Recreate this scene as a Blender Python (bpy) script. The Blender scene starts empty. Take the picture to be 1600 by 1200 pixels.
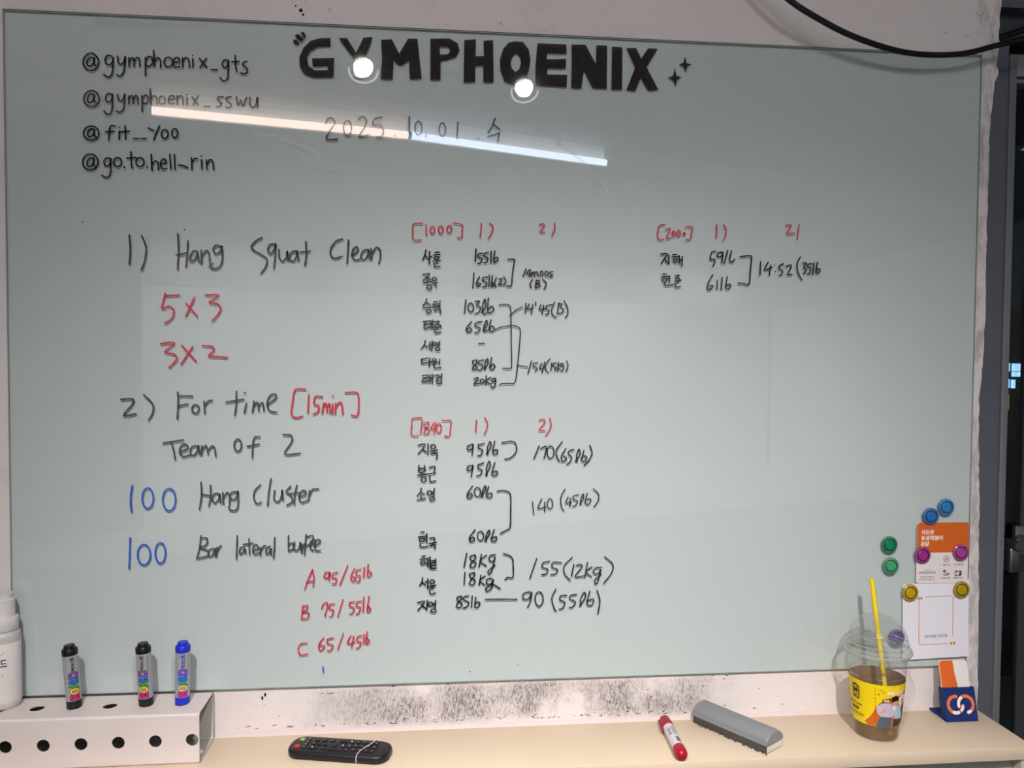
import bpy, bmesh, math, random
from mathutils import Vector, Matrix, geometry, noise
random.seed(7)
sc = bpy.context.scene
C = sc.collection

# ------------------------------------------------------------------ camera, world, exposure, lamps' aims
cam = bpy.data.objects.new('camera', bpy.data.cameras.new('camera')); C.objects.link(cam)
_R = ((0.9951870377871377, -0.0034699883153314435, -0.09793221636189754),
      (-0.09775985358069897, 0.033840196073522774, -0.9946345319551226),
      (0.006765415607510703, 0.9994212326695872, 0.03333809893891152))
_M = Matrix(_R).to_4x4(); _M.translation = Vector((0.74106, -1.46503, 0.60730))
cam.matrix_world = _M
cam.data.sensor_width = 36.0; cam.data.lens = 36.0*1240/1600; cam.data.clip_start = 0.05
sc.camera = cam
sc.view_settings.view_transform = 'Standard'
try: sc.view_settings.look = 'None'
except Exception: pass
sc.view_settings.gamma = 1.0; sc.view_settings.exposure = 0.0
sc.view_settings.use_curve_mapping = False
sc.cycles.use_denoising = True
sc.cycles.max_bounces = 10; sc.cycles.transparent_max_bounces = 24
sc.cycles.sample_clamp_indirect = 6.0
sc.cycles.caustics_reflective = False; sc.cycles.caustics_refractive = False
wd = bpy.data.worlds.new('world'); sc.world = wd; wd.use_nodes = True
wd.node_tree.nodes['Background'].inputs[0].default_value = (0.012, 0.016, 0.03, 1)
wd.node_tree.nodes['Background'].inputs[1].default_value = 0.25   # night sky outside the glass door

SPILL_W = 25.0            # wide spill of the same two lamps
SPOT_W = 200.0            # two ceiling spotlights over the board
SPOT_COL = (1.0, 0.955, 0.91)
WASH_W = 42.0             # added fill washers that brighten the rear fascia
TUBE_L = 20.0             # the two fluorescent tubes
REAR_W = 150.0            # lamps at the far end of the room, above the rear beam

# ------------------------------------------------------------------ helpers
def lin(c):
    return tuple(((v/255)/12.92 if v/255 <= 0.04045 else ((v/255+0.055)/1.055)**2.4) for v in c)

MATS = {}
def mat(name, rgb, rough=0.5, spec=0.5, metal=0.0, coat=0.0, trans=0.0, alpha=1.0, emit=None, estr=0.0, var=0.06, nscale=30.0, bump=0.0, bscale=200.0, ior=1.45, sss=0.0):
    m = bpy.data.materials.new(name); m.use_nodes = True
    nt = m.node_tree; N = nt.nodes; P = N['Principled BSDF']
    col = (*lin(rgb), 1)
    P.inputs['Roughness'].default_value = rough
    P.inputs['Specular IOR Level'].default_value = spec
    P.inputs['Metallic'].default_value = metal
    P.inputs['Coat Weight'].default_value = coat
    P.inputs['Transmission Weight'].default_value = trans
    P.inputs['Alpha'].default_value = alpha
    P.inputs['IOR'].default_value = ior
    if sss: P.inputs['Subsurface Weight'].default_value = sss; P.inputs['Subsurface Radius'].default_value = (.004, .004, .004)
    tc = N.new('ShaderNodeTexCoord')
    if var > 0:
        nz = N.new('ShaderNodeTexNoise'); nz.inputs['Scale'].default_value = nscale; nz.inputs['Detail'].default_value = 4
        nt.links.new(tc.outputs['Object'], nz.inputs['Vector'])
        mx = N.new('ShaderNodeMix'); mx.data_type = 'RGBA'
        mx.inputs[6].default_value = tuple(v*(1-var) for v in col[:3])+(1,)
        mx.inputs[7].default_value = tuple(min(1, v*(1+var)) for v in col[:3])+(1,)
        nt.links.new(nz.outputs['Fac'], mx.inputs[0]); nt.links.new(mx.outputs[2], P.inputs['Base Color'])
    else:
        P.inputs['Base Color'].default_value = col
    if emit:
        P.inputs['Emission Color'].default_value = (*emit, 1); P.inputs['Emission Strength'].default_value = estr
    if bump:
        nb = N.new('ShaderNodeTexNoise'); nb.inputs['Scale'].default_value = bscale; nb.inputs['Detail'].default_value = 5
        nt.links.new(tc.outputs['Object'], nb.inputs['Vector'])
        b = N.new('ShaderNodeBump'); b.inputs['Strength'].default_value = bump; b.inputs['Distance'].default_value = 0.004
        nt.links.new(nb.outputs['Fac'], b.inputs['Height']); nt.links.new(b.outputs['Normal'], P.inputs['Normal'])
    MATS[name] = m
    return m

def clear_mat(name, rgb, ior=1.5, rough=0.0, tint=None, opacity=0.0):
    """thin clear sheet: Fresnel mix of Transparent and Glossy (+ a little diffuse milkiness)"""
    m = bpy.data.materials.new(name); m.use_nodes = True
    nt = m.node_tree; N = nt.nodes; N.clear()
    out = N.new('ShaderNodeOutputMaterial'); lw = N.new('ShaderNodeLayerWeight'); lw.inputs[0].default_value = .5
    f0 = ((ior-1)/(ior+1))**2                       # Schlick, the same from both sides of the thin sheet
    pw = N.new('ShaderNodeMath'); pw.operation = 'POWER'; pw.inputs[1].default_value = 5; nt.links.new(lw.outputs['Facing'], pw.inputs[0])
    fr = N.new('ShaderNodeMath'); fr.operation = 'MULTIPLY_ADD'; fr.inputs[1].default_value = 1-f0; fr.inputs[2].default_value = f0; nt.links.new(pw.outputs[0], fr.inputs[0])
    tr = N.new('ShaderNodeBsdfTransparent'); tr.inputs[0].default_value = (*rgb, 1)
    gl = N.new('ShaderNodeBsdfGlossy'); gl.inputs['Roughness'].default_value = rough; gl.inputs[0].default_value = (1, 1, 1, 1)
    base = tr
    if opacity:
        df = N.new('ShaderNodeBsdfDiffuse'); df.inputs[0].default_value = (*(tint or rgb), 1)
        m0 = N.new('ShaderNodeMixShader'); m0.inputs[0].default_value = opacity
        nt.links.new(tr.outputs[0], m0.inputs[1]); nt.links.new(df.outputs[0], m0.inputs[2]); base = m0
    mx = N.new('ShaderNodeMixShader')
    nt.links.new(fr.outputs[0], mx.inputs[0]); nt.links.new(base.outputs[0], mx.inputs[1]); nt.links.new(gl.outputs[0], mx.inputs[2])
    nt.links.new(mx.outputs[0], out.inputs[0])
    MATS[name] = m
    return m

class MB:
    """collects shapes (each with a material slot) and links them as one mesh object"""
    def __init__(s): s.v = []; s.f = []; s.m = []
    def add(s, v, f, mi=0, M=None):
        o = len(s.v); s.v += [tuple(M @ Vector(p)) if M else tuple(p) for p in v]
        s.f += [tuple(i+o for i in q) for q in f]; s.m += [mi]*len(f); return s
    def box(s, a, b, mi=0, M=None, bev=0.0, seg=2):
        bm = bmesh.new(); bmesh.ops.create_cube(bm, size=1)
        for v in bm.verts: v.co = Vector([(a[i]+b[i])/2+v.co[i]*(b[i]-a[i]) for i in range(3)])
        if bev: bmesh.ops.bevel(bm, geom=bm.edges[:], offset=bev, segments=seg, affect='EDGES', profile=0.5)
        return s.addbm(bm, mi, M)
    def addbm(s, bm, mi=0, M=None):
        bm.verts.index_update()
        s.add([v.co[:] for v in bm.verts], [[v.index for v in f.verts] for f in bm.faces], mi, M); bm.free(); return s
    def lathe(s, prof, mi=0, M=None, seg=48, a0=0.0, a1=2*math.pi, close=True):
        full = abs(a1-a0-2*math.pi) < 1e-6
        n = seg if full else seg+1; v = []; f = []
        for r, z in prof:
            for k in range(n):
                t = a0+(a1-a0)*k/seg; v.append((r*math.cos(t), r*math.sin(t), z))
        for i in range(len(prof)-1):
            for k in range(seg):
                k2 = (k+1) % n
                f.append((i*n+k, i*n+k2, (i+1)*n+k2, (i+1)*n+k))
        if full and close:
            if prof[0][0] > 1e-6: f.append(tuple(range(n-1, -1, -1)))
            if prof[-1][0] > 1e-6: f.append(tuple((len(prof)-1)*n+k for k in range(n)))
        return s.add(v, f, mi, M)
    def tube(s, path, r, mi=0, seg=12, cap=True, closed=False):
        P = [Vector(p) for p in path]; n = len(P); v = []; f = []
        up = Vector((0.0137, 0.021, 1)).normalized(); prev = None
        for i, p in enumerate(P):
            a = P[(i-1) % n] if closed else P[max(i-1, 0)]; b = P[(i+1) % n] if closed else P[min(i+1, n-1)]
            t = (b-a).normalized()
            if prev is None:
                u = t.cross(up);
                if u.length < 1e-3: u = t.cross(Vector((1, 0, 0)))
                u.normalize()
            else:
                u = (prev-t*prev.dot(t)).normalized()
            prev = u; w = t.cross(u)
            rr = r[i] if isinstance(r, (list, tuple)) else r
            for k in range(seg):
                q = 2*math.pi*k/seg; v.append(tuple(p+u*(rr*math.cos(q))+w*(rr*math.sin(q))))
        for i in range(n if closed else n-1):
            j = (i+1) % n
            for k in range(seg):
                k2 = (k+1) % seg; f.append((i*seg+k, i*seg+k2, j*seg+k2, j*seg+k))
        if cap and not closed:
            f.append(tuple(range(seg-1, -1, -1))); f.append(tuple((n-1)*seg+k for k in range(seg)))
        return s.add(v, f, mi)
    def prism(s, poly, d0, d1, mi=0, plane='xz', M=None):
        """poly in a plane, extruded along the third axis from d0 to d1"""
        def pt(a, b, d): return {'xz': (a, d, b), 'xy': (a, b, d), 'yz': (d, a, b)}[plane]
        n = len(poly); v = [pt(a, b, d0) for a, b in poly]+[pt(a, b, d1) for a, b in poly]
        tri = geometry.tessellate_polygon([[Vector((a, b, 0)) for a, b in poly]])
        f = [tuple(t) for t in tri]+[tuple(i+n for i in reversed(t)) for t in tri]
        f += [(i, (i+1) % n, (i+1) % n+n, i+n) for i in range(n)]
        return s.add(v, f, mi, M)
    def poly(s, loops, fn, mi=0, sub=0.0):
        """flat filled polygon (with holes) mapped through fn(a, b) -> point; sub = max edge before mapping"""
        L = [[Vector((a, b, 0)) for a, b in lp] for lp in loops]
        flat = [p for lp in L for p in lp]
        tri = geometry.tessellate_polygon(L)
        bm = bmesh.new(); vs = [bm.verts.new(p) for p in flat]
        for t in tri:
            try: bm.faces.new([vs[i] for i in t])
            except ValueError: pass
        if sub:
            for _ in range(7):
                e = [x for x in bm.edges if x.calc_length() > sub]
                if not e: break
                bmesh.ops.subdivide_edges(bm, edges=e, cuts=1)
                bmesh.ops.triangulate(bm, faces=[q for q in bm.faces if len(q.verts) > 3])
        for v in bm.verts: v.co = Vector(fn(v.co.x, v.co.y))
        return s.addbm(bm, mi)
    def build(s, name, mats, parent=None, smooth=35, recalc=True):
        me = bpy.data.meshes.new(name); me.from_pydata(s.v, [], s.f)
        for m in (mats if isinstance(mats, (list, tuple)) else [mats]): me.materials.append(m)
        me.polygons.foreach_set('material_index', s.m)
        bm = bmesh.new(); bm.from_mesh(me)
        if recalc: bmesh.ops.recalc_face_normals(bm, faces=bm.faces[:])
        if smooth:
            for q in bm.faces: q.smooth = True
            for e in bm.edges:
                if len(e.link_faces) == 2:
                    e.smooth = e.calc_face_angle(0) < math.radians(smooth)
                else: e.smooth = True
        bm.to_mesh(me); bm.free()
        o = bpy.data.objects.new(name, me); C.objects.link(o)
        if parent: o.parent = parent
        return o

def tag(o, label=None, cat=None, group=None, kind=None):
    if label: o['label'] = label
    if cat: o['category'] = cat
    if group: o['group'] = group
    if kind: o['kind'] = kind
    return o
def thing(name, label, cat, loc=(0, 0, 0), rot=(0, 0, 0), group=None):
    o = bpy.data.objects.new(name, None); C.objects.link(o); o.empty_display_size = 0.02
    o.location = loc; o.rotation_euler = rot
    return tag(o, label, cat, group)
def struct(o): o['kind'] = 'structure'; return o
def curve_smooth(P, n=4, closed=False):
    P = [Vector(p) for p in P]
    if len(P) < 3: return P
    Q = [P[-1]]+P+[P[0], P[1]] if closed else [2*P[0]-P[1]]+P+[2*P[-1]-P[-2]]
    out = []
    for i in range(1, len(Q)-2):
        a, b, c, d = Q[i-1:i+3]
        for k in range(n):
            t = k/n; out.append(.5*((2*b)+(c-a)*t+(2*a-5*b+4*c-d)*t*t+(3*b-3*c+d-a)*t**3))
    if not closed: out.append(P[-1])
    return out
def text_loops(s, bold=0.0):
    """triangles of a string, set in the built-in font, normalised to (0..1, 0..1)"""
    cu = bpy.data.curves.new('lettering', 'FONT'); cu.body = s; cu.size = 1.0; cu.resolution_u = 3
    if bold: cu.offset = bold
    ob = bpy.data.objects.new('lettering', cu); C.objects.link(ob)
    dg = bpy.context.evaluated_depsgraph_get(); me = bpy.data.meshes.new_from_object(ob.evaluated_get(dg))
    v = [(p.co.x, p.co.y) for p in me.vertices]; f = [tuple(p.vertices) for p in me.polygons]
    bpy.data.objects.remove(ob); bpy.data.curves.remove(cu); bpy.data.meshes.remove(me)
    if not v: return [], []
    x0 = min(p[0] for p in v); x1 = max(p[0] for p in v); y0 = min(p[1] for p in v); y1 = max(p[1] for p in v)
    return [((x-x0)/max(x1-x0, 1e-6), (y-y0)/max(y1-y0, 1e-6)) for x, y in v], f
def add_text(mb, s, fn, mi=0, sub=0.0, bold=0.0):
    """fn maps (u, v) in the unit box of the string to a point"""
    v, f = text_loops(s, bold)
    if not v: return
    if not sub:
        mb.add([fn(a, b) for a, b in v], f, mi); return
    bm = bmesh.new(); vs = [bm.verts.new((a, b, 0)) for a, b in v]
    for q in f:
        try: bm.faces.new([vs[i] for i in q])
        except ValueError: pass
    bmesh.ops.triangulate(bm, faces=bm.faces[:])
    for _ in range(4):
        e = [x for x in bm.edges if x.calc_length() > sub]
        if not e: break
        bmesh.ops.subdivide_edges(bm, edges=e, cuts=1)
        bmesh.ops.triangulate(bm, faces=[q for q in bm.faces if len(q.verts) > 3])
    for p in bm.verts: p.co = Vector(fn(p.co.x, p.co.y))
    mb.addbm(bm, mi)
def rrect(x0, x1, z0, z1, r, n=5):
    P = []
    for cx, cz, a in ((x1-r, z1-r, 0), (x0+r, z1-r, 90), (x0+r, z0+r, 180), (x1-r, z0+r, 270)):
        for k in range(n+1):
            t = math.radians(a+90*k/n); P.append((cx+r*math.cos(t), cz+r*math.sin(t)))
    return P
def ell(cx, cz, a, b, n=24): return [(cx+a*math.cos(2*math.pi*k/n), cz+b*math.sin(2*math.pi*k/n)) for k in range(n)]
def boolean(o, cutters):
    for c in cutters:
        m = o.modifiers.new('cut', 'BOOLEAN'); m.object = c; m.operation = 'DIFFERENCE'; m.solver = 'EXACT'
    dg = bpy.context.evaluated_depsgraph_get(); me = bpy.data.meshes.new_from_object(o.evaluated_get(dg))
    o.modifiers.clear(); old = o.data; o.data = me; bpy.data.meshes.remove(old)
    for c in cutters: bpy.data.objects.remove(c)
def copy_tree(o, parent=None):
    c = o.copy(); C.objects.link(c); c.parent = parent
    for ch in list(o.children): copy_tree(ch, c)
    return c

# ------------------------------------------------------------------ room lamps and added fill panels (all on the ceiling behind the viewer)
FLOOR = -0.95; CEIL = 1.85; DROP = 1.735; SH = -0.088
mat('lamp_housing', (225, 225, 222), .35, var=.03); mat('spot_housing', (60, 60, 60), .5, var=.03)
mat('lens_glow', (255, 250, 240), .3, emit=(1.0, .93, .84), estr=45.0, var=0)
mat('ring_glow', (250, 245, 238), .3, emit=(1.0, .95, .88), estr=7.0, var=0)
mat('tube_warm', (255, 240, 230), .3, emit=(1.0, .79, .68), estr=TUBE_L, var=0)
mat('tube_cool', (235, 243, 255), .3, emit=(.70, .82, 1.0), estr=TUBE_L, var=0)
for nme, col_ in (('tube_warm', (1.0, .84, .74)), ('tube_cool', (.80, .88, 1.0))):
    for sfx, e_ in (('_wing', 4.4), ('_wing2', 3.2), ('_wing3', 1.7)): mat(nme+sfx, (235, 235, 232), .6, emit=col_, estr=e_, var=0)  # fading glow steps for the painted halo above each tube
mat('panel_glow', (250, 250, 255), .4, emit=(.93, .97, 1.0), estr=3.2, var=0)

def spotlight(x, y, aim, label):
    t = thing('ceiling_spotlight', label, 'spotlight', (x, y, 1.75), group='spotlights over the glass board')
    d = (Vector(aim)-Vector((x, y, 1.75))).normalized()
    q = Vector((0, 0, 1)).rotation_difference(d).to_matrix().to_4x4()     # +z points along the beam
    b = MB(); b.lathe([(.0, -.13), (.045, -.13), (.062, -.11), (.064, .0), (.0625, .003), (.061, .0), (.055, -.028), (.0, -.030)], M=q, close=False)
    b.build('housing', MATS['spot_housing'], t)
    lowv = q.inverted().to_3x3() @ -(Vector((0, 0, 1))-d*d.z); aa = math.atan2(lowv.y, lowv.x)
    r = MB(); r.lathe([(.0535, .0005), (.057, .0035), (.0605, .0030), (.0625, .0005)], M=q, a0=aa-1.75, a1=aa+1.75, seg=40, close=False); r.build('reflector_ring', MATS['ring_glow'], t)  # glowing half arc stands in for light caught on the lower rim
    l = MB(); l.lathe([(.0, -.022), (.03, -.0225), (.040, -.025)], M=q, close=False); l.build('lens', MATS['lens_glow'], t)
    s = MB(); s.tube([d*-.1, Vector((0, -.02, .06)), Vector((0, -.02, CEIL-1.75))], .011); s.lathe([(.04, CEIL-1.765), (.04, CEIL-1.75)], M=Matrix.Translation((0, -.02, 0)), seg=24)
    s.build('mount', MATS['lamp_housing'], t)
    L = bpy.data.lights.new('spot_beam', 'SPOT'); L.energy = SPOT_W; L.color = SPOT_COL; L.spot_size = math.radians(72); L.spot_blend = 1.0; L.shadow_soft_size = .036
    o = bpy.data.objects.new('spot_beam', L); C.objects.link(o); o.parent = t; o.location = d*-.018
    o.rotation_euler = Vector((0, 0, -1)).rotation_difference(d).to_euler()
    L2 = bpy.data.lights.new('spot_spill', 'SPOT'); L2.energy = SPILL_W; L2.color = SPOT_COL; L2.spot_size = math.radians(136); L2.spot_blend = 1.0; L2.shadow_soft_size = .036
    o2 = bpy.data.objects.new('spot_spill', L2); C.objects.link(o2); o2.parent = t; o2.location = d*-.0185
    d2 = (Vector((x+(x-.79)*1.6, 0, .25))-Vector((x, y, 1.75))).normalized(); o2.rotation_euler = Vector((0, 0, -1)).rotation_difference(d2).to_euler()
    return t
spotlight(.457, -1.79, (.76, 0, -.90), 'round ceiling spotlight mirrored in the letter Y of the heading')
spotlight(1.124, -1.956, (1.38, 0, -.90), 'round ceiling spotlight mirrored below the letter O of the heading')

def tube_light(a, b, m, label):
    a, b = Vector(a), Vector(b); c = (a+b)/2
    t = thing('tube_light', label, 'tube light', c, group='fluorescent tubes under the ceiling step')
    e = MB(); n = (b-a).normalized(); h = (b-a).length/2
    e.tube([n*-h, n*h], .018, seg=20); e.build('tube', MATS[m], t)
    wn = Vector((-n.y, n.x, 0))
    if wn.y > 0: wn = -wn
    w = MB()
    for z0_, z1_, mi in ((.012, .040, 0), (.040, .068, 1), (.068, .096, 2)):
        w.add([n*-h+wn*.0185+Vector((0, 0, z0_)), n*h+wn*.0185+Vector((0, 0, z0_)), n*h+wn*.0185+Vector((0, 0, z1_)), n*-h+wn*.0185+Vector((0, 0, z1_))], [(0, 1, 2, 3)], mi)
    w.build('frosted_wing', [MATS[m+'_wing'], MATS[m+'_wing2'], MATS[m+'_wing3']], t, smooth=0)  # glowing strips paint in the tube's halo on the ceiling step
    k = MB()
    for s in (-1, 1): k.tube([n*(s*h), n*(s*(h+.012))], .017, seg=16)
    k.build('end_cap', MATS['lamp_housing'], t)
    return t
E0, E1, E2 = (-.5835, -2.437, 1.752), (.6116, -2.711, 1.752), (1.7451, -3.1534, 1.752)
def mixp(a, b, t): return tuple(a[i]+(b[i]-a[i])*t for i in range(3))
tube_light(mixp(E0, E1, .005), mixp(E0, E1, .993), 'tube_warm', 'warm white tube light mirrored at left of the board date')
tube_light(mixp(E1, E2, .007), mixp(E1, E2, .995), 'tube_cool', 'cool white tube light mirrored at right of the board date')
for (x, y, w) in ((-2.6, -1.9, .5), (4.6, -2.4, .5)):  # added unseen panels, only there for side fill light
    t = thing('ceiling_panel_light', 'square white ceiling panel light '+('left of the board' if x < 0 else 'right of the glass door'), 'ceiling light', (x, y, CEIL-.02))
    b = MB(); b.box((-w, -.3, 0), (w, .3, .018)); b.build('frame', MATS['lamp_housing'], t)
    b = MB(); b.box((-w+.02, -.28, -.004), (w-.02, .28, -.0005)); b.build('diffuser', MATS['panel_glow'], t)

# ------------------------------------------------------------------ the setting
def plaster(name, base, stain=0.0):
    m = mat(name, base, .75, .25, var=.05, nscale=6, bump=.35, bscale=55)
    nt = m.node_tree; N = nt.nodes; P = N['Principled BSDF']; tc = N['Texture Coordinate']
    src = P.inputs['Base Color'].links[0].from_socket
    sep = N.new('ShaderNodeSeparateXYZ'); nt.links.new(tc.outputs['Object'], sep.inputs[0])
    def mth(op, a, b=None, clamp=False, c=None):
        n = N.new('ShaderNodeMath'); n.operation = op; n.use_clamp = clamp
        for i, q in enumerate((a, b, c)):
            if q is None: continue
            if isinstance(q, (int, float)): n.inputs[i].default_value = q
            else: nt.links.new(q, n.inputs[i])
        return n.outputs[0]
    def noi(scale, det=4, stretch=None, rough=.6):
        n = N.new('ShaderNodeTexNoise'); n.inputs['Scale'].default_value = scale; n.inputs['Detail'].default_value = det; n.inputs['Roughness'].default_value = rough
        v = tc.outputs['Object']
        if stretch:
            mp = N.new('ShaderNodeMapping'); mp.inputs['Scale'].default_value = stretch; mp.inputs['Rotation'].default_value = (0, .5, 0)
            nt.links.new(v, mp.inputs[0]); v = mp.outputs[0]
        nt.links.new(v, n.inputs['Vector']); return n.outputs['Fac']
    def ramp(x, a, b):
        r = N.new('ShaderNodeMapRange'); r.inputs[1].default_value = a; r.inputs[2].default_value = b; r.clamp = True
        nt.links.new(x, r.inputs[0]); return r.outputs[0]
    def over(src, fac, col):
        mx = N.new('ShaderNodeMix'); mx.data_type = 'RGBA'; nt.links.new(fac, mx.inputs[0]); nt.links.new(src, mx.inputs[6]); mx.inputs[7].default_value = (*lin(col), 1)
        return mx.outputs[2]
    # worn grey patches in the paint
    wear = mth('MULTIPLY', ramp(noi(9, 6), .56, .74), .35)
    edge = ramp(sep.outputs[0], 1.79, 1.80)
    wear2 = mth('MULTIPLY', mth('MULTIPLY', ramp(noi(38, 6, (1, 1, .35), .7), .44, .60), edge), .55)
    src = over(src, mth('MAXIMUM', mth('MULTIPLY', wear, .5), wear2), (126, 124, 122))
    # marker dust rubbed on the strip under the board
    zr = mth('MULTIPLY', ramp(sep.outputs[2], -.088, -.066), ramp(sep.outputs[2], .002, -.014))
    xr = mth('MULTIPLY', ramp(sep.outputs[0], .46, .70), ramp(sep.outputs[0], 1.34, 1.20))
    patch = ramp(noi(9, 4), .37, .58)
    grain = mth('MULTIPLY_ADD', ramp(noi(300, 3, (1.6, 1, .5), .75), .42, .64), .70, False, .26)
    dust = mth('MULTIPLY', mth('MULTIPLY', mth('MULTIPLY', zr, xr), patch), grain)
    src = over(src, mth('MULTIPLY', dust, .95, True), (58, 54, 60))
    # loose dark specks
    speck = mth('MULTIPLY', ramp(noi(110, 2), .755, .78), .8)
    src = over(src, speck, (60, 52, 52))
    nt.links.new(src, P.inputs['Base Color'])
    return m
plaster('plaster_white', (217, 208, 209))
mat('wall_white', (226, 226, 224), .7, .3)
mat('ceiling_grey', (150, 152, 154), .8, .2)
mat('fascia', (214, 214, 214), .7, .3); mat('ceiling_dark', (104, 106, 108), .8, .2)
mat('floor_pale', (206, 202, 196), .6, .3); mat('floor_rubber', (112, 112, 112), .7, .3, nscale=80, var=.3)
mat('frame_dark', (94, 98, 108), .45, .4, .2, nscale=12)
mat('frame_light', (120, 122, 128), .4, .5, .3, nscale=12)
mat('frame_black', (22, 23, 26), .5, .4); mat('frame_black2', (62, 64, 70), .5, .4)
mat('bead_white', (206, 190, 188), .5, .4)

# wall behind the board: plaster skin with a broken right edge beside the door frame
rng = random.Random(3)
edge = []
prof = [(1.95, 1.842), (1.31, 1.8415), (1.25, 1.838), (1.225, 1.8390), (1.20, 1.8365), (1.186, 1.8335), (1.176, 1.8385), (1.166, 1.8395), (1.152, 1.8310), (1.06, 1.824), (.95, 1.8235), (.81, 1.8237), (.70, 1.8245), (.60, 1.822), (.52, 1.8165), (.45, 1.8185), (.30, 1.8235), (.15, 1.8265), (.0, 1.829), (-.07, 1.8305), (FLOOR, 1.83)]
for (z0, x0), (z1, x1) in zip(prof, prof[1:]):
    n = max(1, int((z0-z1)/.012)) if z0 < 1.4 else 3
    for k in range(n):
        t = k/n; edge.append((x0+(x1-x0)*t+rng.uniform(-.0013, .0013), z0+(z1-z0)*t))
edge.append((1.83, FLOOR))
w = MB(); w.prism([(-3.3, FLOOR), (-3.3, 1.95)]+edge, .008, .028)
struct(w.build('wall_back', MATS['plaster_white'], smooth=20))
w = MB(); w.box((-3.3, .030, FLOOR), (1.80, .16, 1.95)); struct(w.build('wall_back_core', MATS['plaster_white']))
w = MB(); w.box((3.1, .03, FLOOR), (5.6, .16, 1.95)); struct(w.build('wall_front', MATS['wall_white']))
w = MB(); w.box((-3.42, -9.6, FLOOR), (-3.3, .16, 1.95)); struct(w.build('wall_left', MATS['wall_white']))
w = MB(); w.box((5.6, -9.6, FLOOR), (5.72, .16, 1.95)); struct(w.build('wall_right', MATS['wall_white']))
f = MB(); f.box((-3.42, -9.6, FLOOR-.1), (5.72, .16, FLOOR)); struct(f.build('floor', MATS['floor_rubber']))
c = MB(); c.box((-3.42, -9.6, CEIL), (5.72, .03, CEIL+.1)); struct(c.build('ceiling', MATS['ceiling_grey']))
dv = Vector((E2[0]-E0[0], E2[1]-E0[1])).normalized(); nv = Vector((dv.y, -dv.x))
if nv.y > 0: nv = -nv
def lx(p, x): return p[1]+(x-p[0])*dv.y/dv.x
off = (E0[0]+nv.x*.028, E0[1]+nv.y*.028)
mo = (E1[0]+nv.x*.028, E1[1]+nv.y*.028); eo = (E2[0]+nv.x*.028, E2[1]+nv.y*.028)
sl0 = (E1[1]-E0[1])/(E1[0]-E0[0]); sl1 = (E2[1]-E1[1])/(E2[0]-E1[0])
c = MB(); c.prism([(-3.3, off[1]+(-3.3-off[0])*sl0), mo, (5.6, eo[1]+(5.6-eo[0])*sl1), (5.6, -9.6), (-3.3, -9.6)], DROP, CEIL, plane='xy')
struct(c.build('ceiling_step', MATS['ceiling_dark'], smooth=0))
c = MB(); k1 = .008
c.prism([(-3.3, off[1]+(-3.3-off[0])*sl0), mo, (5.6, eo[1]+(5.6-eo[0])*sl1), (5.6, eo[1]+(5.6-eo[0])*sl1+k1), (mo[0], mo[1]+k1), (-3.3, off[1]+(-3.3-off[0])*sl0+k1)], DROP-.004, CEIL-.001, plane='xy')
struct(c.build('trim_step_fascia', MATS['wall_white'], smooth=0))
RW = (.53, -6.66)
def slab(x0, x1, d0, d1, z0, z1, m, name):
    b = MB(); q = [(x, lx(RW, x)+d) for x in (x0, x1) for d in (d0, d1)]
    b.prism([q[0], q[1], q[3], q[2]], z0, z1, plane='xy'); return struct(b.build(name, MATS[m], smooth=0))
f = MB(); f.prism([(-3.3, lx((.53, -6.66), -3.3)+1.2), (5.6, lx((.53, -6.66), 5.6)+1.2), (5.6, -9.6), (-3.3, -9.6)], FLOOR, FLOOR+.004, plane='xy'); struct(f.build('floor_rear', MATS['floor_pale'], smooth=0))
slab(-3.3, 5.6, -.12, 0, 1.24, DROP, 'fascia', 'trim_rear_fascia')
slab(-3.3, 5.6, -1.62, -1.5, FLOOR, DROP, 'wall_white', 'wall_rear')
slab(-3.3, -1.85, .02, .14, FLOOR, DROP, 'ceiling_dark', 'wall_partition')
for x in (-1.0, .6, 2.2, 3.8):  # added lamps, hidden from view, to brighten the rear fascia
    t = thing('wall_washer_light', 'louvred ceiling washer lighting the rear fascia', 'ceiling light', (x, lx(RW, x)+.42, DROP-.012), (0, 0, math.atan2(dv.y, dv.x)), group='louvred washers before the rear fascia')
    b = MB(); b.box((-.7, -.04, 0), (.7, .04, .0115)); b.build('housing', MATS['spot_housing'], t)
    L = bpy.data.lights.new('washer_glow', 'AREA'); L.shape = 'RECTANGLE'; L.size = 1.3; L.size_y = .06; L.energy = WASH_W/4; L.color = (1.0, .98, .95); L.spread = math.radians(95)
    o = bpy.data.objects.new('washer_glow', L); C.objects.link(o); o.parent = t; o.location = (0, 0, -.003); o.rotation_euler = (math.radians(-38), 0, 0)
for x in (-1.4, .9, 3.2):
    t = thing('rear_strip_light', 'long white strip light behind the rear fascia', 'ceiling light', (x, lx(RW, x)-.62, DROP-.03), (0, 0, math.atan2(dv.y, dv.x)), group='strip lights behind the rear fascia')
    b = MB(); b.box((-.8, -.06, 0), (.8, .06, .028)); b.build('housing', MATS['lamp_housing'], t)
    L = bpy.data.lights.new('strip_glow', 'AREA'); L.shape = 'RECTANGLE'; L.size = 1.5; L.size_y = .1; L.energy = REAR_W/3; L.color = (.95, .98, 1.0)
    o = bpy.data.objects.new('strip_glow', L); C.objects.link(o); o.parent = t; o.location = (0, 0, -.01)

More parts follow.
